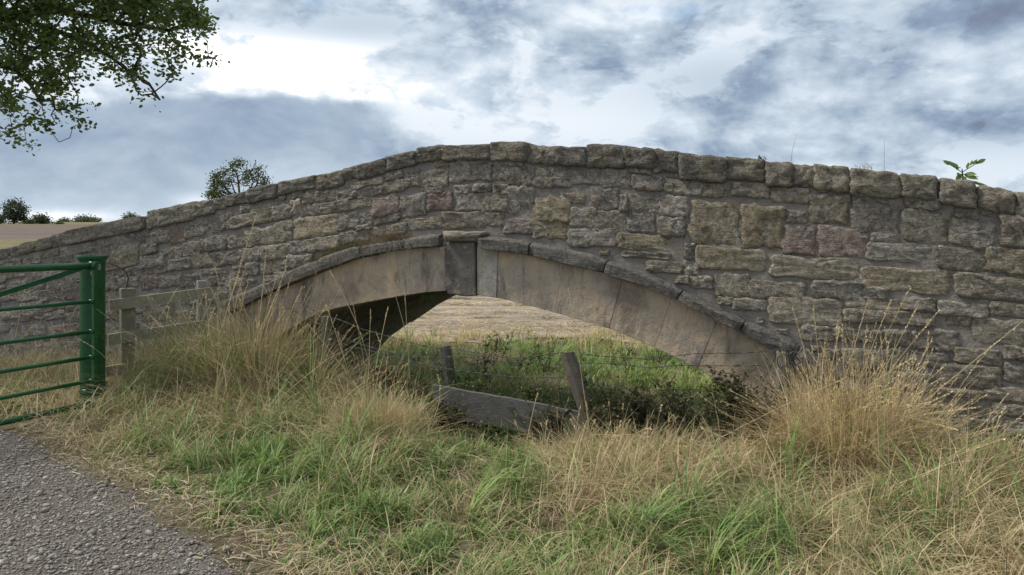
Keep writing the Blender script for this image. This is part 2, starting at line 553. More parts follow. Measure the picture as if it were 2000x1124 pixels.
    q.put(b.inputs['Base Color'], c); q.put(b.inputs['Normal'], q.bump(n2, 0.8, 0.12))
    M['plough'] = m
    m, q, b, _ = new_mat('rough_pasture')
    P = q.node('ShaderNodeTexCoord').outputs['Object']
    n2 = q.noise(q.mapping(P, scale=(1, 1.5, 1)), 0.6, 6, 0.7)
    c = q.ramp(n2, [(0.3, (.075, .080, .025)), (0.5, (.15, .12, .055)), (0.7, (.25, .19, .10))])
    q.put(b.inputs['Base Color'], c); q.put(b.inputs['Normal'], q.bump(n2, 0.8, 0.2))
    M['pasture'] = m


mk_mats()


# ------------------------------------------------------------------ ground, path, fields
def sheet(name, xs, ys, mat, dz, kind='structure', parent=None):
    X, Y = np.meshgrid(xs, ys)
    Z = ground_h(X, Y) + dz
    V = np.stack([X, Y, Z], -1).reshape(-1, 3)
    nx, ny = len(xs), len(ys)
    i, j = np.meshgrid(np.arange(nx - 1), np.arange(ny - 1))
    a = (j * nx + i).ravel()
    T = np.concatenate([np.stack([a, a + 1, a + nx + 1], 1), np.stack([a, a + nx + 1, a + nx], 1)])
    o = tri_obj(name, V, T, mat, parent, smooth=True)
    return tag(o, kind=kind)


def spread(lo, hi, dense_lo, dense_hi, step, grow=1.25):
    c = list(np.arange(dense_lo, dense_hi + 1e-6, step))
    s = step; v = c[-1]
    while v < hi:
        s *= grow; v = min(v + s, hi); c.append(v)
    s = step; v = c[0]; b = []
    while v > lo:
        s *= grow; v = max(v - s, lo); b.append(v)
    return np.array(b[::-1] + c)


tag(sheet('ground', spread(-900, 900, -9, 8, 0.14), spread(-60, 1500, -1, 13, 0.14), M['earth'], 0.0), label='dry earth of the grassy verge around the bridge')

# gravel track: its edge against the verge, traced along the photograph and laid on the ground
EDGE_PX = [(-260, 770), (-120, 805), (0, 838), (70, 868), (150, 905), (230, 945), (300, 985), (350, 1030), (425, 1080), (490, 1124), (560, 1200), (640, 1300), (700, 1420), (760, 1600)]
EDGE = np.array([on_ground(*p)[:2] for p in EDGE_PX])
EDGE = EDGE[np.argsort(EDGE[:, 1])]


def edge_x(Y):
    Y = np.asarray(Y, float)
    return np.interp(Y, EDGE[:, 1], EDGE[:, 0]) + 0.05 * np.sin(Y * 7.3) + 0.03 * np.sin(Y * 17 + 1) + 0.02 * np.sin(Y * 41)


def path_sheet():
    ys = np.arange(-6, EDGE[-1, 1], 0.08)
    V = []; F = []
    n = 40
    for y in ys:
        ex = float(edge_x(y))
        for k in range(n + 1):
            x = -9.0 + (ex + 9.0) * k / n
            V.append((x, y, float(ground_h(x, y)) + 0.012 - (0.016 if k == n else 0)))
    for j in range(len(ys) - 1):
        for k in range(n):
            a = j * (n + 1) + k
            F.append((a, a + 1, a + n + 2, a + n + 1))
    o = obj('gravel_path', V, F, M['gravel'], smooth=True)
    tag(o, label='grey gravel farm track running up to the green gate', kind='structure')


path_sheet()

# stubble field behind the bridge and the rising ploughed hill
def field_edge():
    xs = spread(-40, 80, -6, 14, 0.4); ys = spread(14.0, 44, 14.0, 24, 0.25)
    X, Y = np.meshgrid(xs, ys)
    Y = np.where(Y < 14.1, Y + 0.25 * np.sin(X * 1.9) + 0.15 * np.sin(X * 4.7), Y)
    Z = ground_h(X, Y) + 0.02 + 0.02 * np.sin(Y * 5 + 0.4 * np.sin(X))
    V = np.stack([X, Y, Z], -1).reshape(-1, 3)
    nx, ny = len(xs), len(ys)
    i, j = np.meshgrid(np.arange(nx - 1), np.arange(ny - 1)); a = (j * nx + i).ravel()
    T = np.concatenate([np.stack([a, a + 1, a + nx + 1], 1), np.stack([a, a + nx + 1, a + nx], 1)])
    tag(tri_obj('stubble_field', V, T, M['stubble'], smooth=True), label='harvested stubble field seen through the arch', kind='structure')


field_edge()
tag(sheet('field_margin', spread(-120, 80, -60, 40, 3), np.arange(44, 58.1, 2), M['pasture'], 0.02), label='strip of pale grass at the near edge of the brown field')
tag(sheet('ploughed_field', spread(-300, 300, -150, 60, 6), spread(58, 150, 58, 150, 4), M['plough'], 0.03), label='bare brown field rising beyond the wall')
tag(sheet('hill', spread(-500, 500, -200, 100, 8), spread(150, 260, 150, 260, 5), M['pasture'], 0.05), label='low hill of dry pasture on the skyline')

# ------------------------------------------------------------------ the bridge
bridge = empty('stone_bridge', (WO[0], WO[1], 0), BANG)
tag(bridge, 'humpbacked rubble stone bridge with one low arch of dressed sandstone', 'bridge')

INTR = [(395, 775), (440, 735), (500, 688), (567, 640), (623, 613), (661, 601), (724, 589), (784, 578), (829, 571.5), (873, 568), (911, 572), (933, 576), (971, 582),
        (1000, 588), (1078, 609), (1131, 624), (1194, 643), (1269, 674), (1362, 719), (1418, 755), (1478, 794), (1530, 835), (1570, 875)]
EXTR = [(365, 672), (405, 645), (465, 607), (543, 568), (594, 547), (634, 531), (702, 506), (772, 490), (825, 484), (870, 482), (911, 482), (933, 484), (974, 489),
        (1005, 493), (1093, 511), (1156, 526), (1222, 545), (1301, 574), (1402, 624), (1464, 655), (1530, 692), (1588, 735), (1632, 776)]
IU = np.array([wall_uz(*p) for p in INTR]); EU = np.array([wall_uz(*p) for p in EXTR])
IU = np.vstack([[IU[0, 0] - 0.04, -1.2], IU, [IU[-1, 0] + 0.04, -1.2]]); EU = np.vstack([[EU[0, 0] - 0.04, -1.2], EU, [EU[-1, 0] + 0.04, -1.2]])


def resamp(P, ts):
    i = np.arange(len(P))
    return np.stack([np.interp(ts, i, P[:, 0]), np.interp(ts, i, P[:, 1])], 1)


TOP = [(-420, 560), (-200, 522), (0, 490), (60, 480), (130, 458), (280, 424), (300, 412), (370, 400), (420, 390), (480, 375), (545, 356), (615, 343), (670, 331), (752, 308), (814, 290), (866, 285), (956, 281), (1029, 281),
       (1088, 288), (1144, 287), (1222, 286), (1328, 302), (1418, 310), (1490, 318), (1590, 324), (1658, 331), (1757, 340), (1829, 348), (1905, 361), (1984, 375), (2050, 392), (2200, 428), (2500, 520)]
TOPU = np.array([wall_uz(*p) for p in TOP])
UMIN, UMAX = TOPU[0, 0], TOPU[-1, 0]


def top_z(u):
    return np.interp(u, TOPU[:, 0], TOPU[:, 1])


def top_px(px):
    return np.interp(px, [p[0] for p in TOP], [p[1] for p in TOP])


def core_wall(name, w0, w1, front_noise, parent=bridge, topoff=-0.10):
    us = np.arange(UMIN, UMAX, 0.045); nr = 42
    mid = (IU * 0.35 + EU * 0.65)
    V = []; F = []
    for u in us:
        zb = -1.2
        if mid[0, 0] < u < mid[-1, 0]:
            zb = np.interp(u, mid[:, 0], mid[:, 1])
        zt = float(top_z(u)) + topoff
        for k in range(nr + 1):
            z = zb + (zt - zb) * k / nr
            d = front_noise * (mnoise.fractal(Vector((u * 5.5, z * 5.5, 3.3)), 1.0, 2.0, 4))
            V.append((u, w0 + d, z))
        for k in range(nr + 1):
            V.append((u, w1, zb + (zt - zb) * k / nr))
    S = 2 * (nr + 1)
    for i in range(len(us) - 1):
        a, b = i * S, (i + 1) * S
        for k in range(nr):
            F.append((a + k, b + k, b + k + 1, a + k + 1))
            F.append((a + nr + 1 + k, a + nr + 2 + k, b + nr + 2 + k, b + nr + 1 + k))
        F.append((a + nr, b + nr, b + S - 1, a + S - 1))
        F.append((a, a + nr + 1, b + nr + 1, b))
    return obj(name, V, F, M['mortar'], parent, smooth=True)


core_wall('mortar_core', 0.014, 0.43, 0.008, topoff=-0.04)
core_wall('rear_wall', BW - 0.43, BW - 0.02, 0.0)

# roadway over the hump, between the two parapets
us = np.arange(UMIN, UMAX, 0.25)
V = []; F = []
for u in us:
    z = float(np.interp(u, [-7, -3, 0, 3, 6], [0.5, 1.1, 1.50, 1.2, 0.75]))
    V += [(u, 0.43, z), (u, BW / 2, z + 0.04), (u, BW - 0.43, z)]
for i in range(len(us) - 1):
    for k in range(2):
        F.append((i * 3 + k, i * 3 + 3 + k, i * 3 + 4 + k, i * 3 + 1 + k))
obj('roadway', V, F, M['earth'], bridge, smooth=True)


def squircle(n, e=4.5):
    t = np.linspace(0, 2 * np.pi, n, endpoint=False) + 0.02
    c, s = np.cos(t), np.sin(t)
    k = (np.abs(c) ** e + np.abs(s) ** e) ** (-1 / e)
    return c * k, s * k


def stone_mesh(quad, proud, depth, n=18, irr=0.085, bev=0.018, seed=0):
    """irregular block: outline inside the quad (4 points u,z), rough domed face towards -y; coordinates about its centre"""
    r = random.Random(seed)
    quad = np.array(quad); ctr = quad.mean(0)
    sx, sz = squircle(n, r.uniform(8, 22))
    # bilinear map of the unit square to the quad
    a = (sx + 1) / 2; b = (sz + 1) / 2
    P = ((1 - a) * (1 - b))[:, None] * quad[0] + (a * (1 - b))[:, None] * quad[1] + (a * b)[:, None] * quad[2] + ((1 - a) * b)[:, None] * quad[3]
    wdt = np.linalg.norm(quad[1] - quad[0]); hgt = np.linalg.norm(quad[3] - quad[0]); mn = min(wdt, hgt)
    o1, o2 = r.uniform(0, 99), r.uniform(0, 99)
    rad = P - ctr
    for i in range(n):
        k = mnoise.noise(Vector((sx[i] * 1.9 + o1, sz[i] * 1.9, o2))) * irr * 2.0 + mnoise.noise(Vector((sx[i] * 5 + o2, sz[i] * 5, o1))) * irr * 1.4 + r.uniform(-.3, .3) * irr
        L = np.linalg.norm(rad[i])
        P[i] = ctr + rad[i] * (1 + k * mn / max(L, 1e-4))
    bev = min(bev, mn * 0.22)
    rings = []
    tilt = r.uniform(-0.10, 0.10); tilt2 = r.uniform(-0.18, 0.10)

    def ring(ins, y, amp):
        R = []
        for i in range(n):
            d = P[i] - ctr; L = np.linalg.norm(d)
            p = ctr + d * max(1 - ins / max(L, 1e-4), 0.12)
            q = p - ctr
            g = Vector((p[0] * 8 + o1, p[1] * 11 + o2, 1.0))
            yy = y + amp * mnoise.noise(g) + 0.010 * mnoise.noise(g * 3.1) + 0.006 * mnoise.noise(g * 7.0) + tilt * q[0] * 0.4 + tilt2 * q[1] * 0.4
            R.append((q[0], yy, q[1]))
        return R
    rings.append([((P[i] - ctr)[0], depth, (P[i] - ctr)[1]) for i in range(n)])
    rings.append([((P[i] - ctr)[0], 0.012 if depth > 0.02 else depth * 0.5, (P[i] - ctr)[1]) for i in range(n)])
    rings.append(ring(bev * 0.45, -proud * 0.75, proud * 0.6))
    rings.append(ring(bev + mn * 0.08, -proud, proud * 0.9))
    rings.append(ring(bev + mn * 0.20, -proud * 1.1, proud))
    rings.append(ring(bev + mn * 0.32, -proud * 1.12, proud * 1.1))
    V = [p for R in rings for p in R]
    F = []
    for k in range(len(rings) - 1):
        for i in range(n):
            j = (i + 1) % n
            F.append((k * n + i, k * n + j, (k + 1) * n + j, (k + 1) * n + i))
    c = len(V); V.append((0, -proud * (1.0 + r.uniform(0, 0.4)), 0))
    L = (len(rings) - 1) * n
    for i in range(n):
        F.append((L + i, L + (i + 1) % n, c))
    F.append(tuple(range(n - 1, -1, -1)))
    return V, F, ctr


PAL = {'': [(0.431, 0.372, 0.294), (0.400, 0.357, 0.294), (0.454, 0.394, 0.312), (0.382, 0.338, 0.278), (0.418, 0.377, 0.322), (0.370, 0.325, 0.278), (0.466, 0.405, 0.316)],
       'y': [(0.478, 0.399, 0.278), (0.460, 0.394, 0.284)], 'p': [(0.412, 0.304, 0.261), (0.400, 0.319, 0.278)], 'l': [(0.513, 0.464, 0.393), (0.489, 0.445, 0.382)],
       'd': [(0.262, 0.235, 0.200), (0.293, 0.258, 0.218)], 'w': [(0.669, 0.570, 0.456)]}

# stones read off the photograph, crop by crop: (origin x, origin y, scale) then boxes x0,y0,x1,y1[,tint]
CROPS = {
 'A': (0, 400, 5.0, """600,410,760,490 775,380,915,455,l 270,475,385,520 225,525,380,575 400,450,560,500 520,505,690,560 930,320,1110,400 1115,300,1240,385 1245,265,1440,370
   945,425,1080,495,p 1090,390,1340,485 1380,390,1515,475 1440,270,1650,380 1660,240,1790,375,p 1590,440,1635,485 1655,425,1765,510 1030,500,1335,610,y 1375,500,1590,600,l
   1020,645,1230,700 1240,620,1345,685 1350,612,1610,672 1165,715,1330,805 1385,700,1525,825,p 1560,695,1765,795 1775,690,1920,790 1020,715,1150,825 1650,540,1850,630
   40,575,190,620 0,505,200,560 620,720,790,825 440,740,605,815 260,650,410,740 80,640,250,700 -60,660,70,750 100,760,290,835 300,770,420,830 625,835,790,920,p 380,835,610,925
   170,850,370,930 20,860,160,930 560,590,780,645 430,650,600,720 660,960,790,1030 420,970,640,1030 200,960,400,1035 20,1040,190,1110 205,1050,430,1120 450,1050,620,1110
   640,1060,790,1130 1020,1040,1190,1110 1020,850,1190,930 -200,520,-20,600 -220,610,-80,680 -260,690,-80,790 -250,800,-20,880"""),
 'B': (200, 380, 5.0, """805,290,975,410 995,220,1115,385 1130,200,1250,340 1270,190,1650,290 1355,110,1440,165 1445,105,1690,150 1670,110,1845,235 1850,60,1920,185,w 800,475,945,590
   952,450,1000,548 1020,415,1205,540 1240,410,1380,510 1410,330,1690,490 1692,270,1845,455 652,625,848,730 852,592,1085,705 1095,570,1330,685 1338,525,1530,655 1560,500,1825,622
   1885,235,2000,415 1842,455,2000,555 965,740,1070,780 1075,728,1200,770 1280,672,1395,720 1402,672,1510,790 1540,655,1738,768 1745,642,1865,715 1885,605,2000,695 1690,762,1840,808
   1580,800,1680,842 1040,800,1200,880 1215,830,1380,900"""),
 'F': (560, 300, 5.0, """60,378,152,430 160,388,310,480 315,360,480,468 495,350,680,445 695,325,915,410 945,275,1140,375 1150,242,1280,318 970,182,1120,250 1180,172,1280,220 1292,170,1565,318
   1590,80,1785,275 1795,112,1990,260 640,275,930,318 130,500,310,600 322,478,600,568 602,448,830,525 82,622,500,805,y 502,592,690,738 700,572,840,690 850,425,1085,600,p 862,608,1090,672
   1115,412,1352,608 1358,392,1610,558,p 1660,392,1890,550 1915,392,2000,568 1650,318,1770,385,l 1830,302,1990,370 1320,342,1510,385 1132,638,1520,735 1530,578,1980,720 42,835,510,945
   525,765,800,858 832,708,1160,800 92,1000,240,1090 0,1002,75,1110 820,330,935,400 690,700,820,740"""),
 'G': (940, 270, 5.0, """100,262,235,410 245,292,430,450 432,340,500,450 508,292,690,480 695,302,880,475 890,322,1145,445 1170,312,1450,480 1462,300,1640,338 1480,372,1770,508 1790,420,1860,520
   22,562,255,708 122,462,252,545 262,482,510,748 530,592,858,808,y 780,542,1005,630 1075,492,1332,690 1355,562,1420,715 1442,562,1760,720 870,682,1100,858 1110,722,1420,898 1428,732,1690,915
   222,800,500,930 510,802,820,978,y 850,895,1325,1050 1340,955,1940,1085,y 1742,572,2010,760,l 1735,782,1985,962 0,742,215,860 80,215,400,255"""),
 '3': (900, 260, 3.307, """1325,312,1560,400 1570,332,1690,410 1700,345,1755,410 1757,328,1985,408 1490,450,1790,718,y 1530,745,1960,880,y 1450,715,1512,812 1205,835,1430,895 1440,830,1540,915,l
   1640,910,1860,1055 1390,922,1470,972 1478,932,1620,1000 1045,775,1350,802 1870,962,1960,1060"""),
 '4': (1400, 290, 3.307, """100,235,335,310 355,258,590,345 600,312,845,482 870,352,1178,552 1207,402,1490,620 1507,462,1790,630 1842,442,2070,640 165,375,430,640,y 450,405,580,475 430,500,632,680,p
   655,512,960,698,p 1000,555,1175,597,l 972,622,1410,730 1422,648,1735,788 1742,655,2080,812,y 350,705,905,830 932,782,1510,925,y 1540,832,2100,975 220,862,560,965 620,862,935,970 950,905,1095,970
   110,980,320,1045 880,305,1100,345 1222,312,1440,390 1545,390,1690,452 2080,470,2350,640 2090,660,2380,800"""),
 'C': (1560, 560, 4.545, """-265,112,385,335 415,112,890,195 402,222,1200,330 925,105,1215,205 1242,145,1680,262 1702,155,2080,270 1312,262,1520,340 1000,392,1420,560 1530,295,2100,518 960,592,1330,712 1392,562,1800,680
   1832,545,2150,655 20,362,300,478 305,382,738,488 742,385,990,530 380,562,758,720 762,562,910,730 240,562,370,640 712,765,1210,925 1262,705,1800,885 1832,695,2150,850 1232,922,1640,980 1652,912,2150,1015 700,942,1200,1010"""),
 'D': (1600, 700, 5.0, """650,472,950,550 960,462,1230,545 1240,425,1610,560 1700,462,2080,560 682,565,1020,690 1030,592,1390,680 1410,602,1720,700 1822,632,2100,760 722,702,990,820 1000,722,1300,820 1310,732,1550,830
   1562,742,1900,850 852,842,1300,930 1322,852,1650,960 1662,872,2080,960 570,385,760,478"""),
 'E': (1160, 500, 4.545, """1237,392,1530,475 1105,372,1228,430 1862,622,2000,740"""),
}


def slope_at(px, py):
    st = (top_px(px + 70) - top_px(px - 70)) / 140.0
    sh = (py - 455) / (px + 2042)
    k = min(max((py - top_px(px)) / 420.0, 0), 1)
    return st * 0.9 * (1 - k) + sh * k


def box_quad(b, dz=0.0):
    x0, y0, x1, y1 = b
    xc, yc = (x0 + x1) / 2, (y0 + y1) / 2
    s = slope_at(xc, yc)
    return [(x0, y1 + s * (x0 - xc)), (x1, y1 + s * (x1 - xc)), (x1, y0 + s * (x1 - xc)), (x0, y0 + s * (x0 - xc))]


boxes = []
for key, (ox, oy, sc, txt) in CROPS.items():
    for tok in txt.split():
        p = tok.split(',')
        b = [ox + float(p[0]) / sc, oy + float(p[1]) / sc, ox + float(p[2]) / sc, oy + float(p[3]) / sc]
        b = [b[0] - 3.2, b[1] - 2.6, b[2] + 3.2, b[3] + 2.6]
        boxes.append((b, p[4] if len(p) > 4 else ''))

# fill what the traced stones leave free, course by course, on a raster of the wall face
GX0, GX1, GY0, GY1, GS = -400, 2460, 270, 960, 3
occ = np.zeros(((GY1 - GY0) // GS + 1, (GX1 - GX0) // GS + 1), bool)
gx = np.arange(occ.shape[1]) * GS + GX0
tp = top_px(gx)
hx = np.array([p[0] for p in EXTR]); hy = np.array([p[1] for p in EXTR])
for i, x in enumerate(gx):
    ya = int((tp[i] + 24 + 0.010 * max(x - 900, 0) - GY0) / GS)
    occ[:max(ya, 0), i] = True
    if hx[0] < x < hx[-1]:
        yb = int((np.interp(x, hx, hy) - 27 - GY0) / GS)
        occ[yb:, i] = True
    low = 700 if x < 350 else (760 if x < 800 else 940)
    occ[int((low - GY0) / GS):, i] = True


def raster(b, pad, write=False):
    x0, y0, x1, y1 = b
    xc, yc = (x0 + x1) / 2, (y0 + y1) / 2
    s = slope_at(xc, yc)
    hit = 0; tot = 0
    for x in np.arange(x0 - pad, x1 + pad + 0.1, GS):
        i = int((x - GX0) / GS)
        if not 0 <= i < occ.shape[1]:
            return 1.0
        o = s * (x - xc)
        j0 = int((y0 - pad + o - GY0) / GS); j1 = int((y1 + pad + o - GY0) / GS) + 1
        j0 = max(j0, 0); j1 = max(min(j1, occ.shape[0]), j0)
        if write:
            occ[j0:j1, i] = True
        else:
            hit += occ[j0:j1, i].sum(); tot += j1 - j0
    return hit / max(tot, 1)


for b, t in boxes:
    raster(b, -0.5, True)
rr = random.Random(11)
fill = []
for (wmin, wmax, hmin, hmax, tries) in ((60, 105, 30, 44, 2600), (38, 75, 20, 34, 6000), (22, 45, 13, 22, 9000), (13, 26, 9, 14, 9000)):
    for _ in range(tries):
        xc = rr.uniform(-390, 2440); yc = rr.uniform(300, 930)
        k = 0.72 + 0.28 * min(max(xc / 900, 0), 1.6)
        w = rr.uniform(wmin, wmax) * k; h = rr.uniform(hmin, hmax) * k
        b = [xc - w / 2, yc - h / 2, xc + w / 2, yc + h / 2]
        i = int((xc - GX0) / GS); j = int((yc - GY0) / GS)
        if occ[j, i] or raster(b, 0.0) > 0.0:
            continue
        raster(b, 0.5, True)
        fill.append((b, rr.choice(['', '', '', '', 'd', 'l', 'y', 'p' if rr.random() < 0.25 else ''])))

allst = []
for b, t in boxes + fill:
    q = [wall_uz(*p) for p in box_quad(b)]
    vis = 1 if (-10 < b[0] and b[2] < 2040) else 0
    allst.append(((b[2] - b[0]) * (b[3] - b[1]) * (1 if vis else 0.15), q, t))
allst.sort(key=lambda s: -s[0])
rest = MB(); seed = 0
for i, (ar, q, t) in enumerate(allst):
    seed += 1
    r = random.Random(seed * 13 + 5)
    proud = r.choice([r.uniform(0.004, 0.009), r.uniform(0.007, 0.015), r.uniform(0.009, 0.022)])
    if i < 300:
        Vv, Ff, ctr = stone_mesh(q, proud, 0.10, 30, 0.062, 0.010, seed)
        o = obj('facing_stone', Vv, Ff, M['stone'], bridge, (ctr[0], 0.010, ctr[1]), smooth=True)
        c = r.choice(PAL[t]); k = r.uniform(0.82, 1.15)
        o.color = (c[0] * k, c[1] * k, c[2] * k, 1)
    else:
        Vv, Ff, ctr = stone_mesh(q, proud, 0.05, 10, 0.09, 0.012, seed)
        rest.add([(x + ctr[0], y + 0.010, z + ctr[1]) for x, y, z in Vv], Ff)
o = rest.build('small_facing_stones', M['stone'], bridge, smooth=True)
o.color = (.41, .375, .315, 1); o['kind'] = 'stuff'

# coping: rough blocks right across the parapet
COPE = [(-400, 556, -290, 582), (-288, 536, -170, 562), (-168, 514, -80, 536), (-78, 500, -4, 520), (0, 484, 40, 499), (42, 470, 102, 486), (103, 457, 128, 477), (129, 437, 280, 460), (290, 411, 312, 441), (313, 402, 380, 432),
        (382, 394, 417, 416), (418, 387, 440, 406), (442, 378, 484, 396), (484, 364, 541, 388), (543, 350, 615, 371), (616, 338, 670, 364), (672, 326, 700, 346), (700, 317, 752, 341), (753, 301, 812, 325), (814, 286, 866, 311),
        (867, 284, 956, 309), (958, 278, 1028, 311), (1029, 285, 1088, 316), (1088, 288, 1144, 320), (1145, 283, 1221, 324), (1222, 289, 1277, 325), (1278, 294, 1327, 333), (1328, 304, 1418, 350), (1419, 310, 1492, 349),
        (1498, 319, 1547, 361), (1548, 323, 1590, 360), (1591, 324, 1660, 370), (1663, 334, 1757, 381), (1760, 342, 1829, 384), (1837, 352, 1905, 399), (1911, 367, 1983, 412), (1986, 383, 2060, 426), (2064, 402, 2150, 450),
        (2154, 424, 2240, 476), (2244, 448, 2350, 505)]
for i, b in enumerate(COPE):
    x0, y0, x1, y1 = b
    x0 -= 3; x1 += 3; y0 -= 1; y1 += 2
    s = slope_at((x0 + x1) / 2, y0); xc = (x0 + x1) / 2
    y1 += 3
    qd = [wall_uz(x0, y1 + s * (x0 - xc)), wall_uz(x1, y1 + s * (x1 - xc)), wall_uz(x1, y0 + s * (x1 - xc)), wall_uz(x0, y0 + s * (x0 - xc))]
    r = random.Random(900 + i)
    n = 30
    Vv, Ff, ctr = stone_mesh(qd, 0.018, 0.40 + r.uniform(-0.03, 0.05), n, 0.042, 0.014, 500 + i)
    Vv = [list(p) for p in Vv]
    for p in Vv:                       # the back of the block keeps to the top of the parapet
        if p[1] > 0.3:
            p[2] += 0.02 * mnoise.noise(Vector((p[0] * 7, i, 0)))
    o = obj('coping_stone', Vv, Ff, M['coping'], bridge, (ctr[0], -0.005 + r.uniform(-0.015, 0.015), ctr[1]), smooth=True)
    c = r.choice([(.22, .198, .165), (.24, .215, .175), (.205, .188, .16), (.26, .23, .185)]) if 400 < xc < 1460 else r.choice([(.31, .278, .225), (.33, .295, .235), (.27, .245, .205), (.35, .31, .245)])
    o.color = (c[0] * 1.3, c[1] * 1.3, c[2] * 1.3, 1)


# ashlar blocks: a prism between two pairs of profile points
def prism(name, front, w0, w1, mat, color, bev=0.006, parent=bridge, nsub=3, wob=0.002, seed=0):
    """front: closed outline (u,z) anticlockwise; extruded from w0 (towards the camera) to w1, with a worn arris"""
    P = np.array(front); c = P.mean(0); n = len(P)
    r = random.Random(seed)
    ins = []
    for p in P:
        d = c - p; L = np.linalg.norm(d)
        ins.append(p + d / L * bev * 1.4)
    V = [(p[0] - c[0], w0 + r.uniform(-wob, wob), p[1] - c[1]) for p in ins] + [(p[0] - c[0], w0 + bev, p[1] - c[1]) for p in P] + [(p[0] - c[0], w1, p[1] - c[1]) for p in P]
    F = [tuple(range(n))]
    for k in range(2):
        for i in range(n):
            j = (i + 1) % n
            F.append((k * n + i, (k + 1) * n + i, (k + 1) * n + j, k * n + j))
    F.append(tuple(range(3 * n - 1, 2 * n - 1, -1)))
    o = obj(name, V, F, mat, parent, (c[0], 0, c[1]))
    o.color = (*color, 1)
    return o


def idx_of(px):
    return 1.0 + float(np.interp(px, [p[0] for p in INTR], range(len(INTR))))


JL = [395, 505, 590, 685, 785, 873]
JR = [971, 1085, 1190, 1280, 1362, 1470, 1570]
sand = [(.51, .405, .295), (.48, .39, .295), (.50, .40, .29), (.46, .38, .30)]


def ring_block(t0, t1, gap=0.002, drop=0.0, rise=0.0):
    ts = np.linspace(t0, t1, 9)
    a = resamp(IU, ts); b = resamp(EU, ts)
    a = a + (b - a) * (-drop); b = b + (b - a) * rise
    for arr in (a, b):
        d0 = arr[1] - arr[0]; arr[0] += d0 / np.linalg.norm(d0) * gap / 2
        d1 = arr[-2] - arr[-1]; arr[-1] += d1 / np.linalg.norm(d1) * gap / 2
    return list(a) + list(b[::-1])


k = 0
for J in (JL, JR):
    for a, b in zip(J[:-1], J[1:]):
        k += 1
        r = random.Random(40 + k)
        prism('voussoir', ring_block(idx_of(a), idx_of(b)), -0.012 + r.uniform(-0.003, 0.003), 0.45, M['ashlar'], r.choice(sand), 0.003, seed=k)
prism('voussoir', ring_block(idx_of(933), idx_of(971), rise=0.02), -0.016, 0.45, M['ashlar'], (.42, .39, .34), 0.004, seed=77)
ko = prism('keystone', [wall_uz(*p) for p in ((877, 574), (911, 579), (931, 578), (930, 474), (872, 474), (873, 560))], -0.032, 0.45, M['ashlar'], (.16, .145, .132), 0.010, seed=78)
ko['label'] = 'soot-dark keystone standing proud of the arch'

# hood mould over the arch
HB = np.array([wall_uz(*p) for p in EXTR])
HTOP = [(350, 645), (390, 620), (448, 584), (530, 549), (575, 527), (617, 508), (690, 481), (772, 468), (825, 461), (870, 456), (911, 452), (933, 460), (974, 463),
        (1005, 466), (1097, 482), (1163, 499), (1231, 519), (1312, 554), (1414, 606), (1477, 634), (1545, 662), (1600, 700), (1645, 740)]
HT = np.array([wall_uz(*p) for p in HTOP])


def hood(px0, px1, w, col, seed):
    t0, t1 = (float(np.interp(p, [q[0] for q in EXTR], range(len(EXTR)))) for p in (px0, px1))
    n = 12
    ts = np.linspace(t0, t1, n)
    a = resamp(HB, ts); b = resamp(HT, ts)
    V = []; F = []
    c = (a.mean(0) + b.mean(0)) / 2
    prof = [(0.02, 0.03), (0.0, -w * 0.80), (0.05, -w * 0.98), (0.35, -w), (0.72, -w * 0.99), (0.84, -w * 0.9), (0.98, -w * 0.45), (1.0, 0.03)]
    m = len(prof)
    for i in range(n):
        e = (0.30, 0.06)[min(i, n - 1 - i)] if min(i, n - 1 - i) < 2 else 0.0
        for s, y in prof:
            s2 = 0.5 + (s - 0.5) * (1 - e * 0.5)
            p = a[i] + (b[i] - a[i]) * s2 - c
            g = Vector(((p[0] + c[0]) * 6.0 + seed, s * 1.5, 2)); j = 0.010 * mnoise.noise(g); j2 = 0.009 * mnoise.noise(g * 2.3 + Vector((5, 5, 5)))
            V.append((p[0], (y * (1 - e * 0.7) if y < 0 else y) + (j if y < 0 else 0), p[1] + j2))
    for i in range(n - 1):
        for q in range(m):
            F.append((i * m + q, i * m + (q + 1) % m, (i + 1) * m + (q + 1) % m, (i + 1) * m + q))
    F.append(tuple(range(m))); F.append(tuple((n - 1) * m + q for q in range(m - 1, -1, -1)))
    o = obj('hood_stone', V, F, M['hood'], bridge, (c[0], 0, c[1]), smooth=False)
    o.color = (col[0] * 1.25, col[1] * 1.25, col[2] * 1.25, 1)


for i, (a, b, col) in enumerate(((455, 545, (.15, .135, .12)), (547, 640, (.15, .132, .112)), (642, 716, (.15, .132, .115)), (718, 797, (.14, .125, .11)), (799, 864, (.16, .148, .13)),
                                 (942, 1038, (.125, .115, .105)), (1040, 1181, (.13, .122, .112)), (1184, 1324, (.12, .112, .105)), (1327, 1444, (.12, .11, .10)), (1447, 1548, (.12, .112, .102)), (1551, 1630, (.14, .125, .11)))):
    hood(a, b, 0.085 + 0.012 * (i % 3), col, i * 7 + 3)
Vv, Ff, ctr = stone_mesh([wall_uz(*p) for p in ((874, 473), (936, 473), (958, 453), (868, 451))], 0.065, 0.2, 24, 0.05, 0.02, 4321)
o = obj('cap_stone', Vv, Ff, M['ashlar'], bridge, (ctr[0], 0, ctr[1]), smooth=True); o.color = (.29, .25, .20, 1)

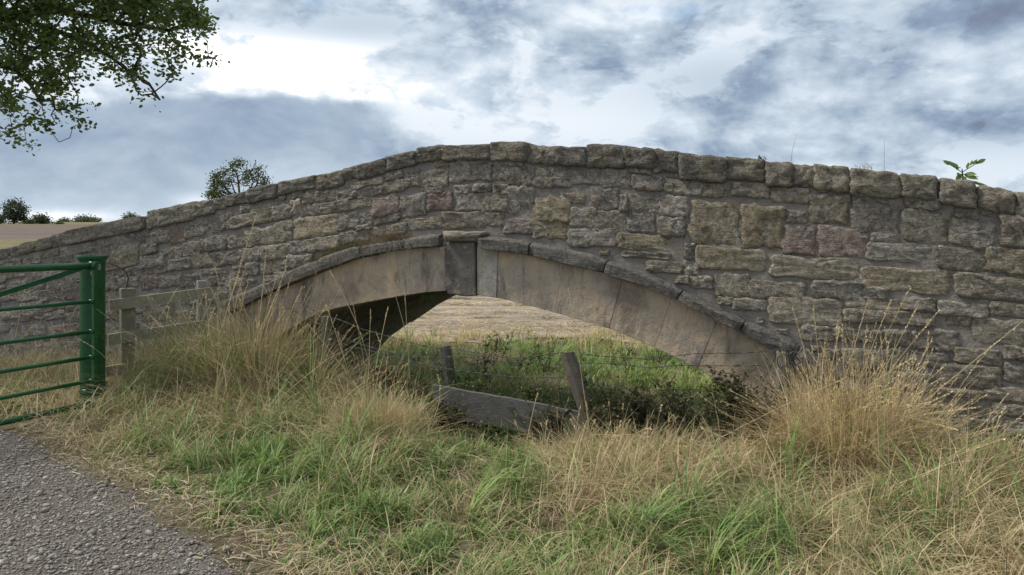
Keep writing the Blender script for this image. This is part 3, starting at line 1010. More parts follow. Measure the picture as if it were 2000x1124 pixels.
# vault: courses of stone running through under the bridge
nt = 26
tv = np.linspace(0, len(INTR) + 1, nt + 1)
for i in range(nt):
    a0, a1 = resamp(IU, np.array([tv[i], tv[i + 1]])); b0, b1 = resamp(EU, np.array([tv[i], tv[i + 1]]))
    r = random.Random(300 + i)
    cuts = [0.46]
    while cuts[-1] < BW - 0.55:
        cuts.append(min(cuts[-1] + r.uniform(0.45, 0.95), BW - 0.04))
    for c0, c1 in zip(cuts[:-1], cuts[1:]):
        g = 0.006
        lift = r.uniform(0.0, 0.02)
        d0 = (b0 - a0) / np.linalg.norm(b0 - a0); t_ = (a1 - a0) / np.linalg.norm(a1 - a0)
        A0 = a0 + d0 * lift + t_ * g; A1 = a1 + d0 * lift - t_ * g; B0 = a0 + d0 * 0.25 + t_ * g; B1 = a1 + d0 * 0.25 - t_ * g
        C = (A0 + A1 + B0 + B1) / 4; wc = (c0 + c1) / 2
        V = []
        for w in (c0 + g, c1 - g):
            for p in (A0, A1, B1, B0):
                V.append((p[0] - C[0], w - wc, p[1] - C[1]))
        F = [(0, 1, 2, 3), (7, 6, 5, 4), (0, 4, 5, 1), (1, 5, 6, 2), (2, 6, 7, 3), (3, 7, 4, 0)]
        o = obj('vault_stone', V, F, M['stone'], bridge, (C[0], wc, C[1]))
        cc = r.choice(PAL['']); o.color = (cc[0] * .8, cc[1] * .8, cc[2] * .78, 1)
# mortar bed behind the vault stones
V = []; F = []
for i in range(nt + 1):
    a, b = resamp(IU, np.array([tv[i]]))[0], resamp(EU, np.array([tv[i]]))[0]
    d = (b - a) / np.linalg.norm(b - a)
    p = a + d * 0.035; p2 = a + d * 0.3
    V += [(p[0], 0.44, p[1]), (p[0], BW - 0.05, p[1]), (p2[0], BW - 0.05, p2[1]), (p2[0], 0.44, p2[1])]
for i in range(nt):
    for q in range(4):
        F.append((i * 4 + q, i * 4 + (q + 1) % 4, (i + 1) * 4 + (q + 1) % 4, (i + 1) * 4 + q))
obj('vault_mortar', V, F, M['mortar'], bridge)


# ------------------------------------------------------------------ green field gate
gp = on_ground(181, 800)
gp = np.array([*(gp[:2] * (gp[1] + 0.10) / gp[1]), 0.0])
gz0 = float(ground_h(gp[0], gp[1]))
post = empty('gate_post', (gp[0], gp[1], gz0))
tag(post, 'thick green painted iron gate post with flared cap', 'post')


def lathe(prof, n=20):
    V = []; F = []
    for r, z in prof:
        for k in range(n):
            t = 2 * math.pi * k / n
            V.append((r * math.cos(t), r * math.sin(t), z))
    for i in range(len(prof) - 1):
        for k in range(n):
            F.append((i * n + k, i * n + (k + 1) % n, (i + 1) * n + (k + 1) % n, (i + 1) * n + k))
    F.append(tuple(range(n - 1, -1, -1))); F.append(tuple((len(prof) - 1) * n + k for k in range(n)))
    return V, F


PH = at_y(181, 499, gp[1])[2] - gz0
PR = 0.104
V, F = lathe([(PR, -0.3), (PR, 0.12), (PR * 1.05, 0.125), (PR * 1.05, 0.16), (PR, 0.165), (PR, PH - 0.075)])
obj('shaft', V, F, M['paint'], post, smooth=False)
V, F = lathe([(PR * 1.02, PH - 0.075), (PR * 1.06, PH - 0.05), (PR * 1.22, PH - 0.03), (PR * 1.25, PH - 0.012), (PR * 1.22, PH), (PR * 1.02, PH - 0.008)])
obj('cap', V, F, M['paint'], post)
for zz in (PH - 0.16, PH - 0.23, PH - 0.3):
    MB().box((PR * 0.62, -PR * 0.86, zz), ((1, 0, 0), (0, 1, 0), (0, 0, 1)), (0.022, 0.022, 0.018), 0.005).build('hinge_bolt', M['galv' if zz > PH - 0.2 else 'paint'], post)
MB().tube([(PR * 0.9, -PR * 0.4, 0.17), (PR * 1.5, -PR * 0.5, 0.17), (PR * 1.5, -PR * 0.5, 0.23)], 0.012, 8).build('bottom_hinge', M['galv'], post)
MB().box((PR * 0.75, -PR * 0.75, PH - 0.105), ((1, 0.3, 0), (-0.3, 1, 0), (0, 0, 1)), (0.035, 0.02, 0.028), 0.006).build('top_hinge', M['galv'], post)
MB().tube([(-PR * 1.0, -0.02, PH - 0.24), (-PR * 1.2, -0.02, PH - 0.24)], 0.014, 8).build('stop_bolt', M['paint'], post)

gd = np.array([-0.44, -0.90, 0.0]); gd /= np.linalg.norm(gd)
gs = np.array([(185 - 1000) / FPX * (gp[1] - PR - 0.035), gp[1] - PR - 0.035, 0])              # hinge stile stands in front of the post
gate = empty('field_gate', (gs[0], gs[1], gz0))
tag(gate, 'open green metal field gate of six round bars', 'gate')
GL = 3.05
zrow = {}
rows = [519, 589, 647, 697, 743, 786]
zs = [at_y(183, y, gs[1])[2] - gz0 for y in rows]
side = np.array([-gd[1], gd[0], 0.0])
MB().box((0, 0, (zs[0] + zs[-1]) / 2), ((0, 0, 1), gd, side), ((zs[0] - zs[-1]) / 2 + + 0.035, 0.018, 0.018), 0.005).build('hinge_stile', M['paint'], gate)
e = gd * GL
MB().box((e[0], e[1], (zs[0] + zs[-1]) / 2), ((0, 0, 1), gd, side), ((zs[0] - zs[-1]) / 2 + 0.03, 0.022, 0.022), 0.006).build('closing_stile', M['paint'], gate)
for i, z in enumerate(zs):
    r = 0.030 if i == 0 else (0.025 if i == 5 else 0.0165)
    a = gd * 0.01; b = gd * GL
    sag = [(a + (b - a) * t + np.array([0, 0, z])) for t in np.linspace(0, 1, 8)]
    MB().tube(sag, r, 14).build('bar', M['paint'], gate, smooth=True)
    MB().tube([gd * 0.012 + np.array([0, 0, z]), gd * 0.05 + np.array([0, 0, z])], r * 1.28, 12).build('weld_collar', M['paint'], gate, smooth=True)
a = gd * 0.12 + np.array([0, 0, zs[0] - 0.02]); b = gd * (GL - 0.03) + np.array([0, 0, zs[0] - 0.80])
MB().box((a + b) / 2, (b - a, side, np.cross(b - a, side)), (np.linalg.norm(b - a) / 2, 0.006, 0.020), 0.002).build('brace', M['paint'], gate)

# ------------------------------------------------------------------ post and rail fence beside the gate post
Y1, Y2 = 6.98, 7.42
f1 = at_y(252, 600, Y1)[:2]; f2 = at_y(398, 600, Y2)[:2]
fdir = np.array([*(f2 - f1), 0.0]); flen = np.linalg.norm(fdir); fdir /= flen
fnor = np.array([fdir[1], -fdir[0], 0.0])                 # towards the camera
fence = empty('rail_fence', (f1[0], f1[1], 0)); tag(fence, 'short weathered timber rail fence between gate post and arch', 'fence')


def fpost(s, ztop, hw, col, lean=0.0):
    zb = -0.35
    o = MB().box(fdir * s + np.array([0, 0, (ztop + zb) / 2]) - fnor * 0.07, ((lean, 0, 1), fdir, fnor), ((ztop - zb) / 2, hw, hw * 0.8), 0.006).build('post', M['timber'], fence)
    o.color = (*col, 1)


fpost(0.0, at_y(252, 564, Y1)[2], 0.062, (.22, .205, .15))
fpost(flen, at_y(396, 549, Y2)[2], 0.045, (.30, .295, .26))
for (xa, ya, xb, yb, hh, s1) in ((213, 597, 412, 571, 0.052, 1.0), (211, 664, 330, 646, 0.052, 0.9), (206, 726, 330, 708, 0.048, 0.9)):
    # rail runs along the fence line; its ends and slope come from the photograph
    ends = []
    for (x, y) in ((xa, ya), (xb, yb)):
        r = ray(x, y); t = None
        A = np.array([[r[0], -fdir[0]], [r[1], -fdir[1]]]); sol = np.linalg.solve(A, f1)
        ends.append((sol[1], EYE + sol[0] * r[2]))
    (sa, za), (sb, zb_) = ends
    if sb < flen:
        k = (zb_ - za) / (sb - sa); sb = flen + 0.10; zb_ = za + k * (sb - sa)
    a = fdir * sa + np.array([0, 0, za]) ; b = fdir * sb + np.array([0, 0, zb_])
    o = MB().box((a + b) / 2, (b - a, fnor, np.cross(b - a, fnor)), (np.linalg.norm(b - a) / 2, 0.02, hh), 0.004).build('rail', M['timber'], fence)
    o.color = (.30, .275, .20, 1)
tw = MB()
pA = at_y(203, 512, gp[1] - 0.05); pB = at_y(246, 563, Y1 + 0.0)
pts = [pA + (pB - pA) * t + np.array([0.10 * math.sin(math.pi * t), 0, 0.03 * math.sin(math.pi * t * 1.1) + 0.006 * math.sin(t * 40)]) for t in np.linspace(0, 1, 14)]
tag(tw.tube(pts, 0.005, 5).build('tie_wire', M['wire']), 'dark twisted wire looping from gate post to fence post', 'wire')

# ------------------------------------------------------------------ barbed wire fence closing the arch
FW = -0.22
wf = empty('barbed_wire_fence', wall_world(0.5, FW, 0)); tag(wf, 'slack barbed wire fence on old posts across the arch mouth', 'fence')
wfo = wall_world(0.5, FW, 0)


def on_fence(px, py, w=FW):
    u, z = wall_uz(px, py, w)
    return wall_world(u, w, z) - wfo


def rough_post(name, top, bot, rad, col, parent, seed, n=9, loc=None):
    V = []; F = []; m = 7
    top = np.array(top); bot = np.array(bot)
    ax = (top - bot) / np.linalg.norm(top - bot)
    a = np.cross(ax, (0, 1, 0)); a /= np.linalg.norm(a); b = np.cross(ax, a)
    for i in range(m):
        t = i / (m - 1); c = bot + (top - bot) * t
        for k in range(n):
            th = 2 * math.pi * k / n
            rr_ = rad * (1 + 0.22 * mnoise.noise(Vector((math.cos(th) * 1.6 + seed, math.sin(th) * 1.6, t * 2)))) * (1 - 0.12 * (i == m - 1))
            dz = 0.03 * mnoise.noise(Vector((k * 1.3, seed, 0))) if i == m - 1 else 0
            V.append(c + rr_ * (math.cos(th) * a + math.sin(th) * b) + ax * dz)
    for i in range(m - 1):
        for k in range(n):
            F.append((i * n + k, i * n + (k + 1) % n, (i + 1) * n + (k + 1) % n, (i + 1) * n + k))
    F.append(tuple((m - 1) * n + k for k in range(n)))
    o = obj(name, V, F, M['timber'], parent, smooth=False); o.color = (*col, 1)
    return o


def post_pair(x0, y0, x1, y1, z_bot=-0.3, w=FW):
    t = on_fence(x0, y0, w); b = on_fence(x1, y1, w)
    d = (b - t) / abs(b[2] - t[2])
    return t, b + d * (b[2] - z_bot)


rough_post('post', *post_pair(869, 676, 880, 750, w=-0.05), 0.058, (.12, .108, .09), wf, 3)
o = rough_post('post', *post_pair(1106, 690, 1160, 840), 0.070, (.15, .128, .10), wf, 8); o['label'] = 'grey-brown post leaning to the left'
rough_post('post', *post_pair(1529, 690, 1532, 820), 0.052, (.19, .175, .14), wf, 14)
rough_post('post', *post_pair(636, 618, 640, 700, w=-0.15), 0.050, (.15, .15, .11), wf, 21)
STR = [[(470, 548), (500, 559), (545, 577), (590, 593), (612, 606), (640, 620), (661, 624), (709, 644), (758, 657), (814, 673), (850, 680), (892, 683), (967, 696), (1023, 701), (1083, 690), (1120, 689), (1165, 695), (1213, 699), (1261, 702), (1310, 696), (1359, 691), (1441, 690), (1512, 686), (1531, 694)],
       [(560, 600), (600, 622), (646, 645), (690, 668), (739, 683), (810, 698), (859, 697), (911, 698), (982, 707), (1048, 710), (1101, 713), (1142, 709), (1213, 712), (1269, 719), (1317, 714), (1400, 715), (1500, 714), (1533, 716)],
       [(640, 660), (683, 677), (743, 690), (800, 706), (859, 718), (892, 724), (948, 731), (1022, 738), (1093, 738), (1130, 745), (1157, 749), (1210, 758), (1269, 764), (1336, 760), (1430, 764), (1504, 783), (1535, 786)]]
for si, st in enumerate(STR):
    mb = MB(); P3 = [on_fence(*p) for p in st]
    # two strands twisted about each other and barbs every hand's breadth
    fine_pts = []
    for a, b in zip(P3[:-1], P3[1:]):
        for k in range(5):
            fine_pts.append(a + (b - a) * k / 5)
    fine_pts.append(P3[-1])
    for ph in (0, math.pi):
        mb.tube([p + 0.0028 * np.array([0, math.cos(i * 1.9 + ph), math.sin(i * 1.9 + ph)]) for i, p in enumerate(fine_pts)], 0.0019, 4)
    for i in range(2, len(fine_pts) - 1, 3):
        c = fine_pts[i]
        for j in range(2):
            d = rng.normal(size=3); d /= np.linalg.norm(d)
            mb.tube([c - d * 0.022, c + d * 0.022], 0.0022, 3)
    mb.build('wire', M['wire'], wf)
# knot of spare wire on the right-hand post
mb = MB()
c0 = on_fence(1548, 700)
for k in range(5):
    ph = rng.uniform(0, 6)
    mb.tube([c0 + np.array([0.06 * math.sin(t * 1.0 + ph) + 0.03 * k - 0.06, -0.04 + 0.04 * math.cos(t + ph), 0.06 * math.cos(t * 1.3 + ph * 2) + 0.02 * k - 0.03]) for t in np.linspace(0, 5.5, 22)], 0.004, 4)
mb.build('wire_coil', M['wire'], wf)

# broken board leaning in the grass
pl = [on_ground(846, 800, 0.05)]
ends_t = [at_y(846, 752, 6.12), at_y(1180, 812, 5.72)]
ends_b = [at_y(852, 812, 6.10), at_y(1180, 872, 5.70)]
V = []; F = []; m = 14
for i in range(m):
    t = i / (m - 1)
    T_ = ends_t[0] + (ends_t[1] - ends_t[0]) * t; B_ = ends_b[0] + (ends_b[1] - ends_b[0]) * t
    j = 0.012 * mnoise.noise(Vector((t * 7, 3, 0))); j2 = 0.012 * mnoise.noise(Vector((t * 7, 9, 0)))
    e = 0.03 * math.sin(i * 2.3) if i in (0, m - 1) else 0
    for q, dy in ((T_ + np.array([e, 0, j]), -0.018), (T_ + np.array([e, 0, j]), 0.03), (B_ + np.array([-e, 0, j2]), 0.03), (B_ + np.array([-e, 0, j2]), -0.018)):
        V.append(q + np.array([0, dy + 0.01 * math.sin(t * 5), 0]))
for i in range(m - 1):
    for k in range(4):
        F.append((i * 4 + k, i * 4 + (k + 1) % 4, i * 4 + 4 + (k + 1) % 4, i * 4 + 4 + k))
F += [(3, 2, 1, 0), tuple((m - 1) * 4 + k for k in range(4))]
o = obj('broken_board', V, F, M['timber']); o.color = (.14, .13, .12, 1)
tag(o, 'dark grey weathered board lying tilted in the grass under the arch', 'board')


# ------------------------------------------------------------------ grass
def ribbons(P, az, lean, H, Wd, C, droop=0.25, segs=3, twist=None, tipC=None):
    N = len(P)
    s = np.linspace(0, 1, segs + 1)
    d = np.stack([np.cos(az), np.sin(az), np.zeros(N)], 1)
    tw = rng.uniform(-0.9, 0.9, N) if twist is None else twist
    sd_ = np.stack([-np.sin(az + tw), np.cos(az + tw), np.zeros(N)], 1)
    droop = np.broadcast_to(droop, N)
    V = np.empty((N, 2 * segs + 1, 3), np.float32); CC = np.empty((N, 2 * segs + 1, 3), np.float32)
    for k in range(segs + 1):
        up = H * (s[k] - droop * s[k] ** 2.2)
        out = H * lean * s[k] ** 1.7
        c = P + d * out[:, None]; c[:, 2] += up
        w = (Wd * (1 - s[k]) ** 0.55 * 0.5)[:, None]
        col = C if tipC is None else C * (1 - s[k] ** 2) + tipC * s[k] ** 2
        if k < segs:
            V[:, 2 * k] = c - sd_ * w; V[:, 2 * k + 1] = c + sd_ * w
            CC[:, 2 * k] = col; CC[:, 2 * k + 1] = col
        else:
            V[:, 2 * segs] = c; CC[:, 2 * segs] = col
    t = []
    for k in range(segs - 1):
        t += [(2 * k, 2 * k + 1, 2 * k + 3), (2 * k, 2 * k + 3, 2 * k + 2)]
    t.append((2 * segs - 2, 2 * segs - 1, 2 * segs))
    t = np.array(t, np.int32)
    T = (np.arange(N, dtype=np.int32)[:, None, None] * (2 * segs + 1) + t[None]).reshape(-1, 3)
    return V.reshape(-1, 3), T, CC.reshape(-1, 3)


def join(parts):
    n = 0; Vs = []; Ts = []; Cs = []
    for V, T, C in parts:
        Vs.append(V); Ts.append(T + n); Cs.append(C); n += len(V)
    return np.concatenate(Vs), np.concatenate(Ts), np.concatenate(Cs)


def fnoise(X, Y, s, seed):
    """cheap smooth noise, about -1..1"""
    r = np.random.default_rng(seed); out = np.zeros_like(X)
    for k in range(7):
        a = r.uniform(0, 6.28); f = s * r.uniform(0.6, 1.8); out += np.sin((X * math.cos(a) + Y * math.sin(a)) * f + r.uniform(0, 6.28) + 0.7 * np.sin((Y * math.cos(a) - X * math.sin(a)) * f * 0.8 + k))
    return out / 3.2


GREEN = np.array([.105, .255, .048]); OLIVE = np.array([.22, .275, .085]); STRAW = np.array([.64, .53, .32]); TAN = np.array([.46, .355, .20]); BROWN = np.array([.24, .165, .10])
# px, py, rx, ry, height, greenness, weight
PATCH = [(540, 940, 240, 48, .19, .95, 3.0), (730, 1045, 190, 40, .15, .8, 1.3), (350, 885, 130, 35, .20, .6, 1.0), (1400, 1065, 170, 65, .26, .72, 1.4), (1005, 952, 40, 28, .30, .98, 2.5),
         (960, 885, 150, 38, .11, .62, 3.0), (1800, 1070, 220, 80, .30, .42, 1.2), (740, 890, 75, 55, .48, .08, 3.0), (1220, 950, 190, 42, .36, .12, 2.2), (950, 985, 140, 32, .13, .35, 1.4),
         (100, 850, 110, 18, .10, .2, 1.5), (250, 925, 110, 22, .08, .2, 1.5), (370, 1000, 90, 25, .06, .25, 1.6), (500, 1075, 110, 25, .05, .28, 1.8), (680, 1120, 150, 25, .07, .3, 1.6),
         (420, 790, 190, 38, .52, .3, 2.0), (300, 770, 80, 24, .45, .4, 1.4), (610, 800, 150, 40, .40, .2, 2.0), (560, 850, 160, 30, .34, .45, 1.2), (1670, 940, 100, 50, .50, .05, 3.0), (1890, 960, 160, 55, .42, .3, 1.8), (1780, 930, 90, 40, .35, .35, 1.4),
         (40, 790, 150, 26, .40, .15, 1.8), (1360, 890, 150, 40, .30, .15, 1.8), (1085, 868, 60, 22, .30, .15, 2.5), (1100, 890, 120, 32, .18, .3, 1.8), (1650, 1060, 130, 70, .30, .06, 2.4), (1950, 1090, 120, 60, .30, .12, 1.6), (1150, 1090, 170, 40, .2, .55, 1.0), (1500, 960, 90, 45, .22, .3, 1.8)]
PW = []
for (px, py, rx, ry, h, g, wt) in PATCH:
    c = on_ground(px, py); dd = c[1]
    PW.append((c[0], c[1], rx * dd / FPX, ry * dd * dd / (FPX * EYE), h, g, wt))


def fields(X, Y):
    Hh = np.full_like(X, 0.13 * 0.3); Gg = np.full_like(X, 0.4 * 0.3); W = np.full_like(X, 0.3)
    for (cx, cy, rx, ry, h, g, wt) in PW:
        k = wt * np.exp(-((X - cx) / rx) ** 2 - ((Y - cy) / ry) ** 2)
        Hh += k * h; Gg += k * g; W += k
    return Hh / W, Gg / W


def blades_at(X, Y, H, G, seed, wmul=1.0):
    r = np.random.default_rng(seed); N = len(X)
    Z = ground_h(X, Y) - 0.01
    g = np.clip(G + 0.22 * fnoise(X, Y, 5.0, 5) + r.normal(0, 0.13, N), 0, 1)
    isg = r.random(N) < np.clip((g - 0.12) * 1.75, 0.04, 0.98)
    C = np.empty((N, 3))
    t = r.random(N)[:, None]
    gr = GREEN * (1 - t) + OLIVE * t; gr = gr * r.uniform(0.65, 1.35, N)[:, None]
    t2 = r.random(N)[:, None] ** 1.3; dr = STRAW * (1 - t2) + TAN * t2
    bz = (r.random(N) < 0.16)[:, None]; dr = np.where(bz, BROWN, dr) * r.uniform(0.75, 1.2, N)[:, None]
    C = np.where(isg[:, None], gr, dr)
    lumps = 0.78 + 0.55 * fnoise(X, Y, 7.0, 9) + 0.2 * fnoise(X, Y, 19.0, 10)
    hh = H * np.clip(lumps, 0.3, 1.6) * r.uniform(0.4, 1.25, N)
    az = 6.28 * r.random(N)
    lean = np.abs(r.normal(0.40, 0.40, N)) + np.where(isg, 0.2, 0.1)
    # blades gather in clumps and splay out from them
    nc = max(int(N / 55), 4); ci = r.integers(0, N, nc); k = r.integers(0, nc, N)
    cell = {}
    for j in ci:
        cell.setdefault((int(X[j] / .3), int(Y[j] / .3)), []).append(j)
    key = list(zip((X / .3).astype(int), (Y / .3).astype(int)))
    pick = np.array([cell[q][int(f * len(cell[q]))] if q in cell else -1 for q, f in zip(key, r.random(N))])
    inc = (pick >= 0) & (r.random(N) < 0.62)
    pk = np.where(pick < 0, 0, pick)
    dx, dy = X - X[pk], Y - Y[pk]; dl = np.hypot(dx, dy) + 1e-6
    rad = np.abs(r.normal(0, 0.035, N))
    X = np.where(inc, X[pk] + dx / dl * rad, X); Y = np.where(inc, Y[pk] + dy / dl * rad, Y)
    az = np.where(inc, np.arctan2(dy, dx) + r.normal(0, .35, N), az)
    cs = np.random.default_rng(seed + 1).uniform(0.45, 1.75, N)
    hh = np.where(inc, hh * cs[pk], hh); lean = np.where(inc, lean * 0.6 + rad * 9, lean)
    ctint = np.random.default_rng(seed + 2).uniform(0.72, 1.28, N)
    C = np.where(inc[:, None], C * ctint[pk][:, None], C)
    Z = ground_h(X, Y) - 0.01
    flat = r.random(N) < np.where(isg, 0.08, 0.34)
    lean = np.where(flat, r.uniform(1.2, 3.2, N), lean); hh = np.where(flat, hh * 0.5, hh)
    drp = np.where(isg, r.uniform(0.15, 0.7, N), r.uniform(0.0, 0.5, N))
    wd = np.where(isg, r.uniform(.0050, .0140, N), r.uniform(.0028, .0072, N)) * wmul
    tip = np.where(isg[:, None], C * 0.75 + STRAW * 0.25, C)
    return ribbons(np.stack([X, Y, Z], 1), az, lean, hh, wd, C, drp, 3, tipC=tip)


def verge_grass():
    N = 225000
    Y = 2.55 + (9.6 - 2.55) * rng.random(N) ** 1.25
    X = -0.86 * Y - 0.5 + (1.72 * Y + 1.0) * rng.random(N)
    w = (X - WO[0]) * WN[0] + (Y - WO[1]) * WN[1]
    u = (X - WO[0]) * WT[0] + (Y - WO[1]) * WT[1]
    keep = w < -0.02
    ex = edge_x(Y)
    dist = X - ex
    keep &= (dist > -0.03 + 0.14 * fnoise(X, Y, 9, 3)) | ((dist > -0.45) & (rng.random(N) < 0.10))
    H, G = fields(X, Y)
    # thin out at the trodden edge of the track
    keep &= rng.random(N) < np.clip(0.42 + dist / 0.5, 0.3, 1.0)
    H = H * np.clip(0.18 + dist / 0.95, 0.2, 1)
    H = np.where(Y < 3.3, np.minimum(H, 0.18), H)
    near_gate = np.exp(-((X + 3.98) / 0.50) ** 2 - ((Y - 5.9) / 0.85) ** 2)
    H = H * (1 - 0.88 * near_gate)
    X, Y, H, G = X[keep], Y[keep], H[keep], G[keep]
    return blades_at(X, Y, H, G, 21)


V, T, C = verge_grass()
o = tri_obj('grass', V, T, M['grass'], C=C)
tag(o, 'mixed green and straw-coloured grass covering the verge before the bridge', 'grass', kind='stuff')


def arch_grass():
    N = 90000
    Y = rng.uniform(6.0, 15.0, N); X = rng.uniform(-0.32, 0.62, N) * Y
    w = (X - WO[0]) * WN[0] + (Y - WO[1]) * WN[1]
    u = (X - WO[0]) * WT[0] + (Y - WO[1]) * WT[1]
    keep = (w > 0.0) & (Y < 14.3 + 0.7 * fnoise(X, Y, 2, 4) + 0.5 * rng.random(N)) & ((w > 3.25) | ((u < 2.5) & (u > -2.6)))
    keep &= (w > 2.4) | (rng.random(N) < 0.5)
    X, Y = X[keep], Y[keep]
    G = np.clip(0.66 + 0.38 * fnoise(X, Y, 1.5, 8) - 0.5 * np.clip(Y - 12.6, 0, 1.2), 0, 1)
    H = 0.24 + 0.12 * fnoise(X, Y, 3, 2)
    return blades_at(X, Y, H, G, 33, 1.5)


V, T, C = arch_grass()
C = C * np.array([1.25, 1.22, 1.1])  # blade colours brightened to offset the bridge's shade on them
o = tri_obj('grass', V, T, M['grass'], C=C)
tag(o, 'bright green grass growing beyond the arch at the field edge', 'grass', kind='stuff')


# seed-bearing stems
def seed_stem(parts, base, tip, bow, r0, col, head=0.2, nseed=16, rs=None):
    base = np.array(base); tip = np.array(tip); L = np.linalg.norm(tip - base)
    m = 7
    pts = [base + (tip - base) * (i / (m - 1)) + bow * (4 * (i / (m - 1)) * (1 - i / (m - 1))) for i in range(m)]
    mb = MB().tube(pts, [r0 * (1 - 0.55 * i / (m - 1)) for i in range(m)], 3, cap=False)
    V = np.array(mb.v); T = []
    for f in mb.f:
        T += [(f[0], f[1], f[2]), (f[0], f[2], f[3])]
    parts.append((V, np.array(T, np.int32), np.tile(col, (len(V), 1))))
    if nseed:
        sp = (1 - head) + head * rs.random(nseed)
        i = np.clip((sp * (m - 1)).astype(int), 0, m - 2); f = sp * (m - 1) - i
        A = np.array(pts); P = A[i] * (1 - f)[:, None] + A[i + 1] * f[:, None]
        ax = (tip - base) / L
        d = rs.normal(0, 0.28, (nseed, 3)) + ax
        ln = rs.uniform(0.012, 0.022, nseed)
        d = d / np.linalg.norm(d, axis=1)[:, None] * ln[:, None]
        sdv = np.cross(d, rs.normal(size=(nseed, 3))); sdv = sdv / (np.linalg.norm(sdv, axis=1)[:, None] + 1e-9) * rs.uniform(.0028, .0045, nseed)[:, None]
        Vq = np.stack([P, P + d * 0.5 + sdv, P + d, P + d * 0.5 - sdv], 1).reshape(-1, 3)
        b = np.arange(nseed)[:, None] * 4
        Tq = np.concatenate([b + np.array([[0, 1, 2]]), b + np.array([[0, 2, 3]])])
        cc = np.tile(col * 1.12, (len(Vq), 1))
        parts.append((Vq, Tq.astype(np.int32), cc))


def tussock(name, label, centre_px, w, rad, nbl, hmean, fan, green, traced, nstem, hs, seed, base_spread=0.12, splay=0, tint=1.0):
    """a clump: many thin leaves in a fan, seed stems, and the stems one can follow in the photograph"""
    rs = np.random.default_rng(seed)
    u0, _ = wall_uz(centre_px[0], centre_px[1], w)
    c = wall_world(u0, w, 0.0); c[2] = float(ground_h(c[0], c[1]))
    root = empty(name, c); tag(root, label, 'grass', 'tall grass clumps before the bridge')
    N = nbl
    a = rs.uniform(0, 6.28, N); rr_ = rad * np.sqrt(rs.random(N))
    X = c[0] + rr_ * np.cos(a) * 1.3; Y = c[1] + rr_ * np.sin(a) * 0.7
    az = np.where(rs.random(N) < 0.6, a, rs.uniform(0, 6.28, N)); lean = np.abs(rs.normal(fan, fan * 1.1, N))
    H = hmean * rs.uniform(0.2, 1.1, N) / np.sqrt(1 + lean ** 2) * 1.1
    isg = rs.random(N) < green
    t = rs.random(N)[:, None]
    C = np.where(isg[:, None], GREEN * (1 - t) + OLIVE * t, STRAW * (1 - t) + TAN * t) * rs.uniform(0.75, 1.25, N)[:, None] * tint
    P = np.stack([X, Y, ground_h(X, Y)], 1) - c
    V, T, CC = ribbons(P, az, lean, H, rs.uniform(.0025, .006, N), C, rs.uniform(0, 0.6, N), 4)
    tri_obj('leaves', V, T, M['grass'], root, CC)
    parts = []
    for k in range(nstem):
        b = np.array([rs.normal(0, base_spread * 1.4), rs.normal(0, base_spread * 0.7), 0.0])
        ang = rs.normal(0, fan * 1.25); h = hs * rs.uniform(0.5, 1.1)
        tp_ = b + np.array([h * math.sin(ang), h * rs.normal(-0.05, 0.2), h * max(math.cos(ang), 0.15)])
        col = (STRAW if rs.random() < 0.75 else TAN) * rs.uniform(0.85, 1.2)
        seed_stem(parts, b, tp_, np.array([rs.normal(0, .03), rs.normal(0, .02), rs.normal(0.02, .02)]), 0.0026, col, rs.uniform(.12, .28), 14, rs)
    for (bx, by, tx, ty, *bw) in traced:
        ub, zb = wall_uz(bx, by, w); ut, zt = wall_uz(tx, ty, w - 0.1)
        B = wall_world(ub, w, zb) - c; Tt = wall_world(ut, w - 0.10, zt) - c
        seed_stem(parts, B, Tt, np.array([0, 0, bw[0] if bw else 0.02]), 0.0040, STRAW * rs.uniform(1.0, 1.25), 0.22, 26, rs)
    for k in range(splay):                 # stems fallen outwards in every direction
        a = rs.uniform(0, 6.28); ln = rs.uniform(.35, .8) * hs
        B = np.array([rs.normal(0, .12), rs.normal(0, .06), rs.uniform(.03, .5) * hs])
        Tt = B + ln * np.array([math.cos(a) * 0.9, -0.45 * abs(math.sin(a)) - .1, .6 * math.sin(a) - .22])
        Tt[2] = max(Tt[2], .02)
        seed_stem(parts, B, Tt, np.array([0, 0, rs.uniform(-.01, .025)]), rs.uniform(.0024, .0036), STRAW * rs.uniform(0.9, 1.25), 0.25, 16, rs)
    V, T, CC = join(parts)
    tri_obj('seed_stems', V, T, M['grass'], root, CC)
    return root


tussock('grass_tussock', 'large pale straw grass clump against the wall right of the arch', (1668, 930), -0.52, 0.33, 3300, 0.74, 0.60, 0.02,
        [(1610, 850, 1548, 600), (1615, 850, 1588, 598), (1600, 860, 1640, 640), (1620, 860, 1696, 584), (1640, 850, 1741, 585), (1625, 880, 1778, 562), (1650, 880, 1793, 598), (1630, 870, 1833, 608), (1650, 860, 1808, 708),
         (1700, 870, 1996, 629, .0), (1640, 800, 1782, 700), (1640, 840, 1886, 800), (1650, 800, 1868, 840), (1620, 760, 1870, 905), (1660, 846, 1902, 797), (1780, 900, 1948, 833), (1800, 930, 1962, 858), (1640, 770, 1400, 912, .02),
         (1650, 740, 1356, 884, .02), (1640, 760, 1362, 985, .03), (1560, 900, 1600, 690), (1640, 790, 1800, 1000, .0), (1690, 830, 1850, 1010), (1620, 780, 1500, 1040, .05), (1640, 760, 1590, 1030, .03), (1660, 780, 1650, 1040, .0),
         (1700, 800, 1720, 1030, .0), (1740, 900, 1560, 1010, .0), (1880, 960, 1990, 850), (1900, 1000, 1820, 875), (1960, 1040, 1930, 840), (1985, 1050, 1905, 850), (1700, 950, 1925, 870)], 240, 0.86, 5, splay=150, tint=1.3)
